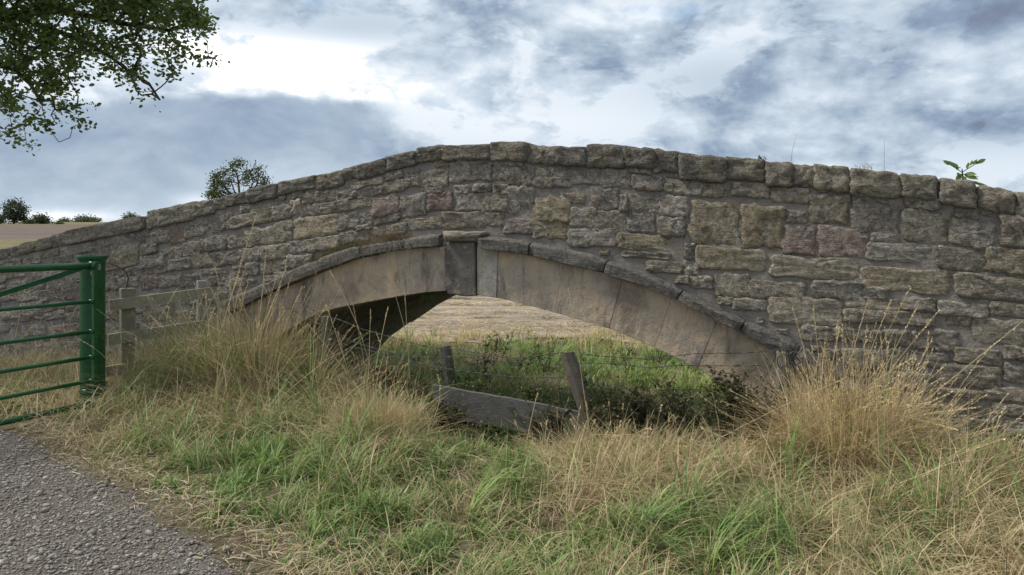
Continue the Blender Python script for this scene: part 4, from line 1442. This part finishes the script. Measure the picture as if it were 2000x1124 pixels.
tussock('grass_tussock', 'tall tangled grass clump at the left foot of the arch', (490, 790), -0.46, 0.58, 5600, 1.05, 0.72, 0.38,
        [(416, 700, 502, 416), (500, 700, 520, 492), (420, 690, 468, 530), (440, 690, 476, 530), (500, 720, 547, 560), (470, 700, 410, 560), (520, 720, 600, 634), (560, 740, 636, 598), (620, 760, 640, 620),
         (450, 760, 540, 600), (400, 740, 350, 590), (380, 760, 470, 640), (470, 760, 420, 520), (480, 740, 560, 520), (360, 720, 300, 620), (430, 760, 610, 690), (500, 780, 590, 560)], 200, 1.1, 6, 0.28, splay=110, tint=.72)
tussock('grass_tussock', 'loose reddish-brown grass stems before the dark vault', (690, 790), -0.42, 0.36, 2600, 0.40, 0.5, 0.16,
        [(700, 760, 601, 634), (690, 760, 637, 597), (720, 760, 688, 590), (720, 740, 724, 605), (800, 680, 758, 530), (730, 740, 758, 600), (700, 640, 645, 530), (690, 780, 660, 650), (740, 780, 700, 640), (800, 740, 790, 560), (770, 760, 735, 650)], 100, 0.55, 7, 0.22, splay=50, tint=.7)
tussock('grass_tussock', 'mixed tall grass clump hiding the lower fence rails', (345, 790), -0.62, 0.36, 2600, 0.56, 0.45, 0.45, [(330, 760, 380, 590), (310, 740, 330, 600), (350, 760, 420, 600)], 70, 0.62, 16, 0.24)
tussock('grass_tussock', 'bushy tan grass clump standing alone before the board', (745, 930), -1.15, 0.24, 2600, 0.44, 0.30, 0.06, [(745, 900, 805, 790), (740, 900, 690, 800), (760, 900, 860, 880)], 40, 0.46, 8, splay=30)
tussock('grass_tussock', 'dry thin grass clump behind the green gate bars', (70, 740), -0.70, 0.8, 3000, 0.42, 0.5, 0.12, [(30, 660, 50, 560), (70, 650, 100, 590), (20, 700, 60, 640), (110, 690, 150, 600)], 140, 0.55, 9, 0.5)
tussock('grass_tussock', 'short dry grass clump below the leaning post', (1200, 930), -0.85, 0.42, 2600, 0.34, 0.55, 0.10, [(1160, 900, 1110, 560, .0), (1200, 900, 1230, 820), (1030, 860, 1050, 770)], 50, 0.40, 10, 0.3, splay=50)
tussock('grass_tussock', 'fresh green grass tuft in the straw before the arch', (1005, 965), -1.35, 0.10, 420, 0.26, 0.35, 0.97, [(1000, 950, 1010, 890)], 2, 0.25, 11)
tussock('grass_tussock', 'yellowing grass clump at the bottom right corner of the wall', (1890, 1000), -0.40, 0.45, 2400, 0.42, 0.6, 0.32, [], 60, 0.50, 12, 0.3, splay=60)


# long fallen stems tangled over the verge
def fallen(n, seed):
    r = np.random.default_rng(seed)
    Y = 2.8 + 3.9 * r.random(n); X = -0.78 * Y + 1.58 * Y * r.random(n)
    w = (X - WO[0]) * WN[0] + (Y - WO[1]) * WN[1]
    H, G = fields(X, Y)
    k = (w < -0.25) & (X - edge_x(Y) > 0.15) & (r.random(n) < np.clip(1.35 - G * 1.9, 0.05, 1)); X, Y, H = X[k], Y[k], H[k]; N = len(X)
    P = np.stack([X, Y, ground_h(X, Y) + 0.25 * H * r.random(N)], 1)
    L = r.uniform(0.15, 0.55, N) * np.clip(H / 0.22, 0.4, 1.5)
    lean = r.uniform(0.9, 3.5, N)
    t = r.random(N)[:, None]; C = (STRAW * (1 - t) + TAN * t) * r.uniform(.8, 1.25, N)[:, None]
    return ribbons(P, r.uniform(0, 6.28, N), lean, L / np.sqrt(1 + lean ** 2) * 1.2, r.uniform(.003, .006, N), C, r.uniform(0.2, 1.0, N), 4)


V, T, C = fallen(17000, 91)
tag(tri_obj('fallen_straw', V, T, M['grass'], C=C), 'long dead stems fallen and tangled across the verge grass', 'straw', kind='stuff')


# loose straw lying about
def straw(n, xr, yr, cond, lmin, lmax, wd, seed, zoff=0.01, jit=0.02):
    r = np.random.default_rng(seed)
    X = r.uniform(*xr, n); Y = r.uniform(*yr, n)
    k = cond(X, Y, r); X, Y = X[k], Y[k]; N = len(X)
    az = r.uniform(0, 6.28, N); L = r.uniform(lmin, lmax, N)
    Z = ground_h(X, Y) + zoff + r.uniform(0, jit, N)
    d = np.stack([np.cos(az), np.sin(az), r.normal(0, 0.10, N)], 1); sv = np.stack([-np.sin(az), np.cos(az), r.normal(0, .5, N)], 1)
    P = np.stack([X, Y, Z], 1); h = (L / 2)[:, None]; w = (wd * r.uniform(.6, 1.3, N) / 2)[:, None]
    mid = P + np.array([0, 0, 1.0]) * (L * r.uniform(0, .10, N))[:, None]
    V = np.stack([P - d * h - sv * w, P - d * h + sv * w, mid - sv * w, mid + sv * w, P + d * h - sv * w, P + d * h + sv * w], 1).reshape(-1, 3)
    t = np.array([(0, 1, 3), (0, 3, 2), (2, 3, 5), (2, 5, 4)]); T = (np.arange(N)[:, None, None] * 6 + t[None]).reshape(-1, 3)
    tt = r.random(N)[:, None] ** 1.5
    C = (np.array([.62, .53, .37]) * (1 - tt) + TAN * tt) * r.uniform(.8, 1.15, N)[:, None]
    return V, T, np.repeat(C, 6, 0)


V, T, C = straw(110000, (-7, 18), (13.9, 40), lambda X, Y, r: (r.random(len(X)) < np.clip(18 / Y, 0, 1) * np.clip(0.45 + 0.7 * fnoise(X * 0.25, Y * 2.2, 2.0, 4), 0.06, 1)) & (X < 0.75 * Y + 1) & (X > -0.35 * Y - 1), 0.10, 0.42, 0.010, 3, 0.03, 0.05)
tag(tri_obj('straw_litter', V, T, M['grass'], C=C), 'pale chopped straw strewn over the stubble field', 'straw', kind='stuff')
V, T, C = straw(26000, (-4, 1.6), (2.6, 6.3), lambda X, Y, r: np.exp(-((X - edge_x(Y) - 0.28) / 0.30) ** 2) > r.random(len(X)), 0.02, 0.11, 0.0042, 4, 0.010, 0.025)
C = C * rng.uniform(.45, 1.0, (len(C) // 6, 1)).repeat(6, 0)
tag(tri_obj('straw_litter', V, T, M['grass'], C=C), 'bits of dry straw scattered along the gravel edge', 'straw', kind='stuff')


# ------------------------------------------------------------------ gravel stones on the track
def gravel(n):
    r = np.random.default_rng(17)
    ph = (1 + 5 ** 0.5) / 2
    ico = np.array([(-1, ph, 0), (1, ph, 0), (-1, -ph, 0), (1, -ph, 0), (0, -1, ph), (0, 1, ph), (0, -1, -ph), (0, 1, -ph), (ph, 0, -1), (ph, 0, 1), (-ph, 0, -1), (-ph, 0, 1)]) / 1.9
    tri = np.array([(0, 11, 5), (0, 5, 1), (0, 1, 7), (0, 7, 10), (0, 10, 11), (1, 5, 9), (5, 11, 4), (11, 10, 2), (10, 7, 6), (7, 1, 8), (3, 9, 4), (3, 4, 2), (3, 2, 6), (3, 6, 8), (3, 8, 9), (4, 9, 5), (2, 4, 11), (6, 2, 10), (8, 6, 7), (9, 8, 1)])
    Y = 2.5 + 4.6 * r.random(n) ** 1.2
    X = -0.80 * Y - 1.6 + r.random(n) * 5.2
    dist = edge_x(Y) - X
    k = (dist > -0.4) & (r.random(n) < np.clip(0.30 + dist / 0.3, 0.06, 1)); X, Y = X[k], Y[k]; N = len(X)
    s = np.clip(r.lognormal(math.log(0.0052), 0.5, N), 0.0035, 0.024)
    Q = ico[None] * (1 + r.normal(0, 0.24, (N, 12, 3))) * s[:, None, None] * np.stack([r.uniform(.8, 1.35, N), r.uniform(.7, 1.2, N), r.uniform(.5, .8, N)], 1)[:, None]
    a = r.uniform(0, 6.28, N); c, sn = np.cos(a)[:, None], np.sin(a)[:, None]
    x = Q[..., 0] * c - Q[..., 1] * sn; y = Q[..., 0] * sn + Q[..., 1] * c
    V = np.stack([x + X[:, None], y + Y[:, None], Q[..., 2] + (ground_h(X, Y) + 0.013 + 0.25 * s)[:, None]], -1).reshape(-1, 3)
    T = (np.arange(N)[:, None, None] * 12 + tri[None]).reshape(-1, 3)
    t = r.random(N)[:, None]
    C = (np.array([.21, .185, .157]) * (1 - t) + np.array([.34, .308, .265]) * t) * r.uniform(.75, 1.2, N)[:, None]
    C = np.where((r.random(N) < 0.03)[:, None], np.array([.42, .39, .36]), C)
    return V, T, np.repeat(C, 12, 0)


V, T, C = gravel(72000)
tag(tri_obj('gravel', V, T, M['pebble'], C=C), 'small loose grey stones of the gravel track', 'gravel', kind='stuff')


# ------------------------------------------------------------------ trees
def leaf_cloud(P, k, spread, size, cols, seed, flat=0.5):
    """k small bent leaves about each point"""
    r = np.random.default_rng(seed)
    C0 = np.repeat(P, k, 0); N = len(C0)
    c = C0 + r.normal(0, spread, (N, 3)) * np.array([1, 1, 0.75])
    d = r.normal(size=(N, 3)); d[:, 2] *= 0.6; d /= np.linalg.norm(d, axis=1)[:, None]
    nrm = r.normal(size=(N, 3)); nrm[:, 2] += flat * 1.5
    sv = np.cross(d, nrm); sv /= np.linalg.norm(sv, axis=1)[:, None] + 1e-9
    L = size * r.uniform(.6, 1.25, N)[:, None]
    up = np.cross(sv, d) * L * 0.12
    V = np.stack([c, c + d * L * .35 + sv * L * .26 - up, c + d * L * .75 + sv * L * .24 - up, c + d * L, c + d * L * .75 - sv * L * .24 - up, c + d * L * .35 - sv * L * .26 - up], 1).reshape(-1, 3)
    t = np.array([(0, 1, 5), (1, 2, 4), (1, 4, 5), (2, 3, 4)]); T = (np.arange(N)[:, None, None] * 6 + t[None]).reshape(-1, 3)
    u = r.random(N)[:, None]; C = (cols[0] * (1 - u) + cols[1] * u) * r.uniform(.7, 1.3, N)[:, None]
    return V, T, np.repeat(C, 6, 0)


def grow(limbs, pts, bias, jitter, seed, sub=2):
    """join points to the nearest place on the growing tree; returns nodes, parents and which nodes are tips"""
    r = np.random.default_rng(seed)
    nodes = []; par = []; dist = []
    for limb, start in limbs:
        prev = start
        for p in limb:
            nodes.append(np.array(p, float)); par.append(prev)
            dist.append(0 if prev < 0 else dist[prev] + np.linalg.norm(nodes[-1] - nodes[prev]))
            prev = len(nodes) - 1
    A = np.array(nodes); Dd = np.array(dist)
    order = np.argsort([np.min(np.linalg.norm(A - p, axis=1)) for p in pts])
    cap = len(nodes) + len(pts) * (sub + 1)
    arr = np.zeros((cap, 3)); arr[:len(A)] = A; dd = np.zeros(cap); dd[:len(A)] = Dd; n = len(A); tips = []
    for i in order:
        p = pts[i]
        dl = np.linalg.norm(arr[:n] - p, axis=1)
        j = int(np.argmin(dl + bias * dd[:n])); q = arr[j].copy(); L = dl[j]
        prev = j
        for s in range(1, sub + 1):
            t = s / (sub + 1)
            m = q + (p - q) * t + r.normal(0, jitter * L, 3) + np.array([0, 0, 0.10 * L * math.sin(math.pi * t)])
            arr[n] = m; par.append(prev); dd[n] = dd[prev] + np.linalg.norm(m - arr[prev]); prev = n; n += 1
        arr[n] = p; par.append(prev); dd[n] = dd[prev] + np.linalg.norm(p - arr[prev]); tips.append(n); n += 1
    return arr[:n], par, tips


def wood_mesh(arr, par, tips, rtip, power, rmax):
    n = len(arr); cnt = np.zeros(n)
    for t in tips:
        cnt[t] += 1
    for i in range(n - 1, -1, -1):
        if par[i] >= 0:
            cnt[par[i]] += cnt[i]
    rad = np.minimum(rtip * np.maximum(cnt, 1) ** power, rmax)
    V = []; F = []
    for i in range(n):
        p = par[i]
        if p < 0:
            continue
        a, b = arr[p], arr[i]; d = b - a; L = np.linalg.norm(d)
        if L < 1e-5:
            continue
        d = d / L; x = np.cross(d, (0.3, 0.2, 0.93) if abs(d[2]) < .9 else (1, 0, 0)); x /= np.linalg.norm(x); y = np.cross(d, x)
        k = 8 if rad[i] > 0.06 else (5 if rad[i] > 0.015 else 3)
        r0 = min(rad[p], rad[i] * 1.35); r1 = rad[i]; o = len(V)
        for (c, r) in ((a, r0), (b, r1)):
            for q in range(k):
                th = 2 * math.pi * q / k
                V.append(c + r * (math.cos(th) * x + math.sin(th) * y))
        for q in range(k):
            F.append((o + q, o + (q + 1) % k, o + k + (q + 1) % k, o + k + q))
    return V, F


def tree(name, label, base, limbs, pts, kleaf, spread, lsize, cols, seed, rtip=.006, power=.46, rmax=.4, bias=.25, jitter=.08, group=None, sub=2):
    base = np.array(base); root = empty(name, base); tag(root, label, 'tree' if 'tree' in name else 'bush', group)
    arr, par, tips = grow(limbs, pts, bias, jitter, seed, sub)
    V, F = wood_mesh(arr - base, par, tips, rtip, power, rmax)
    obj('trunk', V, F, M['bark'], root, smooth=True)
    V, T, C = leaf_cloud(pts - base, kleaf, spread, lsize, cols, seed + 1)
    tri_obj('crown', V, T, M['leaf'], root, C)
    return root


def in_poly(x, y, poly):
    c = False; j = len(poly) - 1
    for i in range(len(poly)):
        xi, yi = poly[i]; xj, yj = poly[j]
        if (yi > y) != (yj > y) and x < (xj - xi) * (y - yi) / (yj - yi) + xi:
            c = not c
        j = i
    return c


def oak():
    r = random.Random(3)
    base = np.array([-12.6, 11.8, float(ground_h(-12.6, 11.8))])
    B = lambda px, py, Y: at_y(px, py, Y)
    limbs = [([base + np.array([0, 0, -0.3]), base + np.array([.05, 0, 1.4]), base + np.array([.2, .1, 2.7])], -1)]
    limbs.append(([base + np.array([1.3, .2, 3.7]), B(-260, 70, 11.9), B(-90, 95, 11.8), B(30, 138, 11.7), B(62, 168, 11.7), B(80, 200, 11.6), B(90, 245, 11.6), B(115, 278, 11.5)], 2))
    limbs.append(([B(-180, 10, 12.3), B(20, 30, 12.4), B(150, 75, 12.4), B(215, 110, 12.3), B(250, 138, 12.2), B(292, 165, 12.2), B(312, 195, 12.1)], 3))
    limbs.append(([B(120, 20, 12.9), B(230, 45, 12.9), B(330, 60, 12.8), B(385, 40, 12.7)], 12))
    limbs.append(([B(-200, 190, 11.4), B(-80, 230, 11.3), B(10, 275, 11.2)], 4))
    limbs.append(([base + np.array([-.8, .3, 4.0]), base + np.array([-2.2, .6, 5.6]), base + np.array([-3.5, 0.4, 6.8])], 2))
    limbs.append(([base + np.array([.3, -.8, 4.4]), base + np.array([.6, -2.0, 6.2]), base + np.array([1.2, -3.2, 7.4])], 2))
    limbs.append(([base + np.array([.4, .6, 4.8]), base + np.array([.5, 1.2, 7.0]), base + np.array([.9, 1.5, 9.2])], 2))
    poly = [(-150, -320), (330, -320), (385, -60), (392, 10), (408, 48), (372, 92), (366, 142), (330, 150), (300, 168), (320, 196), (312, 214), (262, 190), (232, 182), (188, 212), (176, 236), (160, 275), (110, 284), (84, 250), (62, 262),
            (66, 292), (20, 312), (-150, 320)]
    pts = []
    while len(pts) < 1250:
        px = r.uniform(-150, 415); py = r.uniform(-320, 322)
        if not in_poly(px, py, poly):
            continue
        Y = 12.2 + r.uniform(-1.5, 1.7)
        n1 = mnoise.noise(Vector((px / 36, py / 27, Y * 0.8)))
        thin = 0.02 + 0.0022 * max(py - 40, 0) + (0.0018 * max(px - 150, 0) if py > 60 else 0)
        if n1 < 0.0 + thin * 0.75:
            continue
        if py > 200 and r.random() < 0.35:
            continue
        pts.append(at_y(px, py, Y))
    pts.append(at_y(407, 112, 12.2)); pts.append(at_y(402, 116, 12.2))
    m = 0
    while m < 1300:                    # the rest of the crown, out of the picture
        v = np.array([r.gauss(0, 1), r.gauss(0, 1), r.gauss(0, 1)]); v /= np.linalg.norm(v); v *= r.uniform(.55, 1.0) ** .5
        p = base + np.array([0.2, 0, 6.6]) + v * np.array([5.2, 5.0, 3.9])
        if p[2] < 2.6:
            continue
        if p[1] > 1:
            x, y = to_px(p)
            if -60 < x < 2100 and y > -250:
                continue
        if p[1] < 6.8:
            continue
        pts.append(p); m += 1
    pts = np.array(pts)
    return tree('oak_tree', 'dark green oak reaching in over the gate at upper left', base, limbs, pts, 34, 0.105, 0.088,
                (np.array([.075, .125, .032]), np.array([.17, .24, .06])), 5, rtip=.0065, power=.40, rmax=.34, bias=.12, jitter=.10)


oak()


def far_tree(name, label, px, ytop, ybase, wpx, Y, n, cols, seed, kleaf=12, lsize=.35, holes=-0.1, round_=1.0, group=None, stem=0.25, spread=.5, shell=.25):
    r = random.Random(seed)
    X = (px - 1000) / FPX * Y; gz = float(ground_h(X, Y))
    ztop = at_y(px, ytop, Y)[2]; zb = max(at_y(px, ybase, Y)[2], gz)
    hw = wpx / 2 / FPX * Y
    base = np.array([X, Y, gz]); H = ztop - gz
    c = np.array([X, Y, zb + (ztop - zb) * 0.52]); ax = np.array([hw, hw, (ztop - zb) * 0.5])
    pts = []
    while len(pts) < n:
        v = np.array([r.gauss(0, 1), r.gauss(0, 1), r.gauss(0, 1)]); v /= np.linalg.norm(v)
        v *= r.uniform(shell, 1) ** .4
        k = 1 + 0.28 * mnoise.noise(Vector((v[0] * 2.1 + seed, v[1] * 2.1, v[2] * 2.1)))
        if mnoise.noise(Vector((v[0] * 3 + seed * 2, v[1] * 3, v[2] * 3))) < holes:
            continue
        pts.append(c + v * ax * k)
    limbs = [([base + np.array([0, 0, -.3]), base + np.array([0, 0, max((zb - gz), .3) * .7]), base + np.array([.02 * H, 0, max(zb - gz, .4) + H * .12])], -1)]
    for a in range(5):
        th = a * 1.257 + seed
        limbs.append(([base + np.array([hw * .3 * math.cos(th), hw * .3 * math.sin(th), zb - gz + (ztop - zb) * .35]), base + np.array([hw * .6 * math.cos(th), hw * .6 * math.sin(th), zb - gz + (ztop - zb) * .62])], 2))
    return tree(name, label, base, limbs, np.array(pts), kleaf, spread, lsize, cols, seed, rtip=.022, power=.45, rmax=.35, bias=.3, jitter=.06, group=group, sub=1)


LG = (np.array([.050, .072, .022]), np.array([.105, .125, .040])); DG = (np.array([.050, .070, .035]), np.array([.095, .12, .055])); HAZE_G = (np.array([.10, .13, .085]), np.array([.15, .185, .11]))  # last pair is paled: distance haze mixed into the leaf colours
far_tree('ash_tree', 'round airy tree rising behind the parapet on the left slope', 470, 319, 420, 114, 80, 270, LG, 41, 22, .24, -0.02, spread=.30, shell=.6)
far_tree('field_tree', 'tall dark tree on the distant field edge at far left', 27, 392, 443, 40, 165, 150, DG, 43, 14, .5, -.25, spread=.55)
far_tree('field_bush', 'small round dark bush beside the tall distant tree', 82, 422, 446, 22, 165, 70, DG, 45, 14, .45, -.4, spread=.5)
far_tree('field_bush', 'dark bush cut by the left edge of the picture', -6, 420, 446, 22, 165, 60, DG, 47, 14, .45, -.4, spread=.5)
far_tree('field_bush', 'low olive scrub between the distant tree and bush', 58, 430, 445, 22, 170, 50, LG, 49, 12, .4, -.4, spread=.5)
far_tree('field_bush', 'thin brownish bush on the dry bank', 115, 436, 446, 10, 160, 30, LG, 51, 10, .35, -.3, spread=.4)
far_tree('field_bush', 'low hedge bush on the far skyline', 128, 429, 437, 22, 230, 50, HAZE_G, 53, 12, .5, -.4, spread=.6)
for i, (x, yt, w_, lab) in enumerate(((158, 426, 18, 'haze-tinted far tree at the skyline nearest the scrub'), (172, 427, 18, 'middle haze-tinted far tree on the skyline'), (184, 429, 16, 'haze-tinted far tree on the skyline closest to the parapet'))):
    far_tree('far_tree', lab, x, yt, 438, w_, 300, 60, HAZE_G, 61 + i, 12, .8, -.4, group='distant trees on the skyline', spread=.9)
far_tree('far_tree', 'dark treetop just showing over the parapet coping', 255, 420, 438, 24, 220, 60, DG, 71, 12, .6, -.4, spread=.6)


# ------------------------------------------------------------------ weeds and plants
def weed(label, px, py, w, h, nst, seed, cols, leaf=.03, nleaf=26, name='weed', spread=.14, group=None):
    r = random.Random(seed); rs = np.random.default_rng(seed)
    u, z = wall_uz(px, py, w); c = wall_world(u, w, 0); c[2] = float(ground_h(c[0], c[1]))
    root = empty(name, c); tag(root, label, 'weed', group)
    mb = MB(); tips = []
    for k in range(nst):
        a = r.uniform(0, 6.28); ln = r.uniform(.1, .5) * h; hh = h * r.uniform(.55, 1.05)
        b = np.array([r.gauss(0, spread * .5), r.gauss(0, spread * .3), 0])
        p = [b + np.array([math.cos(a) * ln * t ** 1.4 + r.gauss(0, .008), math.sin(a) * ln * .6 * t ** 1.4, hh * t]) for t in np.linspace(0, 1, 6)]
        mb.tube(p, [.0045 * (1 - .6 * t) for t in np.linspace(0, 1, 6)], 3, cap=False)
        for q in range(nleaf):
            t = r.uniform(.2, 1); i = min(int(t * 5), 4); f = t * 5 - i
            tips.append(p[i] * (1 - f) + p[i + 1] * f)
        for q in range(4):
            t = r.uniform(.4, .95); i = min(int(t * 5), 4); f = t * 5 - i; s = p[i] * (1 - f) + p[i + 1] * f
            e = s + np.array([r.gauss(0, .07), r.gauss(0, .05), r.uniform(.03, .12)])
            mb.tube([s, e], [.003, .0015], 3, cap=False)
            tips += [s + (e - s) * v for v in (.4, .7, 1.0)]
    mb.build('stems', M['bark'], root)
    V, T, C = leaf_cloud(np.array(tips), 2, .014, leaf, cols, seed)
    tri_obj('leaves', V, T, M['leaf'], root, C)


DK = (np.array([.050, .055, .028]), np.array([.14, .13, .065])); MG = (np.array([.05, .085, .025]), np.array([.12, .15, .05]))
for i, (x, y, w, h, n, cols, lab) in enumerate((
        (862, 825, -.60, .20, 5, DK, 'low brown weed before the left end of the board'), (985, 845, -.62, .16, 5, MG, 'low green weed before the middle of the board'), (1080, 850, -.55, .30, 7, DK, 'brown weed before the right end of the board'), (905, 770, -.10, .42, 7, MG, 'green-leaved weed just right of the short post'), (960, 790, -.18, .30, 5, DK, 'straggly dark weed behind the middle of the board'), (1040, 790, -.12, .36, 7, MG, 'dark green weed left of the leaning post'),
        (1190, 830, -.36, .42, 9, DK, 'blackish weed close on the right of the leaning post'), (1255, 840, -.42, .40, 9, DK, 'dense dark weed midway between leaning post and right post'), (1330, 850, -.40, .42, 10, DK, 'tall dark weed under the right half of the arch'),
        (1420, 860, -.36, .48, 11, DK, 'dark bushy weed at the right springing of the arch'), (1480, 880, -.40, .38, 8, DK, 'dark weed at the foot of the right-hand fence post'), (820, 800, -.34, .36, 6, DK, 'brown-green weed at the left end of the board'),
        (770, 790, -.32, .40, 8, (np.array([.10, .06, .035]), np.array([.19, .13, .07])), 'reddish dead weed before the vault opening'))):
    weed(lab, x, y, w, h * 1.2, n + 4, 200 + i, cols, .034, 34, group='weeds along the wire fence')


for i, (x, y, lab) in enumerate(((940, 715, 'dark-stemmed weed beyond the arch behind the short post'), (1010, 720, 'dark-stemmed weed beyond the arch midway between the posts'), (1065, 712, 'dark-stemmed weed beyond the arch left behind the leaning post'), (1215, 725, 'thin dark weed beyond the arch right of the leaning post'), (1290, 735, 'thin dark weed beyond the arch under the right ring'), (965, 700, 'tall dead stems at the stubble edge beyond the arch'))):
    weed(lab, x, y, 3.6 + 0.25 * i, .55, 5, 300 + i, DK, .03, 16, group='weeds beyond the arch')


def leaflet(mb, a, b, wd, bend=0.15):
    a = np.array(a, float); b = np.array(b, float); d = b - a; L = np.linalg.norm(d)
    s = np.cross(d, (0.1, -1, 0.25)); s = s / np.linalg.norm(s)
    n = np.cross(s, d / L)
    pr = [(0, 0), (.2, .7), (.45, 1.0), (.7, .8), (1, 0)]
    V = []
    for t, w in pr:
        c = a + d * t - n * 0
        V += [c + s * wd * w + n * bend * L * .12, c, c - s * wd * w + n * bend * L * .12]
    F = []
    for i in range(4):
        for k in range(2):
            F.append((i * 3 + k, i * 3 + k + 1, i * 3 + 4 + k, i * 3 + 3 + k))
    mb.add(V, F)


def plain_leaf(name, c1, c2):
    m, q, b, out = new_mat(name)
    P = q.node('ShaderNodeTexCoord').outputs['Object']
    q.put(b.inputs['Base Color'], q.ramp(q.noise(P, 60, 3), [(.35, c1), (.65, c2)])); b.inputs['Roughness'].default_value = .45
    tr = q.node('ShaderNodeBsdfTranslucent'); tr.inputs[0].default_value = (*c2, 1)
    mx = q.node('ShaderNodeMixShader'); mx.inputs[0].default_value = .35
    q.l.new(b.outputs[0], mx.inputs[1]); q.l.new(tr.outputs[0], mx.inputs[2]); q.l.new(mx.outputs[0], out.inputs[0])
    return m


M['sapling'] = plain_leaf('sapling_leaf', (.09, .15, .04), (.22, .31, .09))
WS = 0.20
sb = np.array(wall_world(*(lambda u, z: (u, WS, z))(*wall_uz(1880, 356, WS))))


def onw(px, py, w=WS):
    u, z = wall_uz(px, py, w)
    return wall_world(u, w, z)


def sapling():
    root = empty('elder_sapling', sb); tag(root, 'young green elder shoot sprouting from the coping at far right', 'plant')
    st = MB()
    st.tube([sb - np.array([0, 0, .05]) - sb, onw(1880, 340) - sb, onw(1879, 330) - sb], [.006, .005, .003], 5)
    for (x0, y0, x1, y1) in ((1879, 337, 1844, 316), (1879, 337, 1922, 312), (1880, 341, 1868, 348), (1880, 341, 1912, 346), (1880, 350, 1925, 362)):
        st.tube([onw(x0, y0) - sb, onw((x0 + x1) / 2, (y0 + y1) / 2 - 1) - sb, onw(x1, y1) - sb], [.003, .0025, .0015], 4)
    st.build('stem', M['bark'], root)
    for (x0, y0, x1, y1, w) in ((1857, 322, 1841, 314, .016), (1862, 325, 1852, 315, .015), (1866, 328, 1858, 317, .016), (1872, 333, 1864, 319, .017), (1868, 327, 1877, 329, .013),
                                (1908, 319, 1926, 311, .015), (1900, 322, 1908, 311, .014), (1896, 324, 1898, 313, .014), (1889, 330, 1891, 317, .017), (1905, 321, 1915, 314, .012),
                                (1878, 343, 1866, 352, .018), (1880, 343, 1874, 341, .010), (1882, 341, 1911, 351, .022), (1884, 340, 1908, 341, .018), (1880, 344, 1887, 352, .016), (1876, 342, 1868, 341, .016), (1900, 357, 1930, 364, .012), (1896, 356, 1912, 357, .010)):
        mb = MB(); leaflet(mb, onw(x0, y0) - sb, onw(x1, y1, WS - .03) - sb, w); mb.build('leaflet', M['sapling'], root, smooth=True)


sapling()


def sprig(name, label, px, py, w, blades, cols, length, seed, width=.005, hang=False):
    rs = np.random.default_rng(seed); P0 = onw(px, py, w)
    N = blades; az = rs.uniform(0, 6.28, N); P = rs.normal(0, .02, (N, 3)) * np.array([1.5, .5, .1])
    t = rs.random(N)[:, None]; C = cols[0] * (1 - t) + cols[1] * t
    V, T, CC = ribbons(P, az, rs.uniform(.3, 1.2, N), length * rs.uniform(.5, 1.1, N), np.full(N, width), C, .3, 3)
    o = tri_obj(name, V, T, M['grass'], C=CC, loc=P0)
    tag(o, label, 'plant')


sprig('coping_weed', 'tiny green seedling on the coping left of the gap', 1486, 312, .05, 8, MG, .06, 1, .014)
sprig('coping_weed', 'small spiky tuft on the coping right of centre', 1686, 335, .12, 26, (OLIVE, BROWN), .09, 2, .004)
sprig('vault_weed', 'bright green sprig hanging at the crown of the vault', 836, 584, .12, 22, (np.array([.08, .22, .04]), np.array([.14, .30, .06])), .11, 3, .008)
for (x, y0, y1, lab) in ((1727, 340, 273, 'thin tall dry stalk upright on the coping'), (1544, 322, 262, 'hair-thin slanting stalk above the coping')):
    o = MB().tube([onw(x, y0, .15), onw(x - (0 if x > 1600 else -4), (y0 + y1) / 2, .15), onw(x + (0 if x > 1600 else 12), y1, .15)], [.0014, .0011, .0008], 4).build('dry_stalk', M['bark'])
    tag(o, lab, 'plant')


# moss, small grass and trailing roots on the hood mould left of the keystone
def hood_moss():
    rs = np.random.default_rng(77); r = random.Random(77)
    root = empty('moss_fringe', onw(705, 480, -.08)); tag(root, 'mossy fringe with trailing pale roots along the left hood mould', 'moss')
    org = np.array(root.location)
    parts = []
    hx_ = [p[0] for p in HTOP]; hy_ = [p[1] for p in HTOP]
    N = 1500
    px = np.concatenate([rs.normal(640, 28, N // 3), rs.normal(690, 30, N // 3), rs.normal(765, 20, N - 2 * (N // 3))])
    P = np.array([onw(x, np.interp(x, hx_, hy_) - abs(rs.normal(0, 7)) + 3, -.03 - .04 * rs.random()) for x in px]) - org
    t = rs.random(N)[:, None]; g = (px < 700)[:, None] & (rs.random(N) < .7)[:, None]
    C = np.where(g, np.array([.075, .09, .028]) * (1 - t) + OLIVE * t * .8, TAN * .7 * (1 - t) + BROWN * t)
    az = rs.uniform(math.pi, 2 * math.pi, N)
    a = ribbons(P, az, rs.uniform(.3, 1.3, N), rs.uniform(.02, .07, N), rs.uniform(.002, .005, N), C, .4, 3)
    V, T, CC = a; tri_obj('moss', V, T, M['grass'], root, CC)
    mb = MB()
    for k in range(46):
        x = r.choice([r.gauss(645, 22), r.gauss(695, 18), r.gauss(750, 28), r.gauss(785, 10)]) if k > 4 else (643, 706, 745, 868, 865)[k]
        y0 = np.interp(x, hx_, hy_) + 2; ln = r.uniform(12, 42)
        pts = [onw(x + r.gauss(0, 2) + i * r.uniform(-1.5, 2.0), y0 + ln * i / 5, -.115 + .004 * i) - org for i in range(6)]
        mb.tube(pts, [.0022 * (1 - .1 * i) for i in range(6)], 3, cap=False)
    o = mb.build('roots', M['root'], root)


m, q, b, _ = new_mat('pale_root'); q.put(b.inputs['Base Color'], q.ramp(q.noise(q.node('ShaderNodeTexCoord').outputs['Object'], 20, 3), [(.3, (.22, .19, .14)), (.7, (.42, .38, .30))])); M['root'] = m
hood_moss()
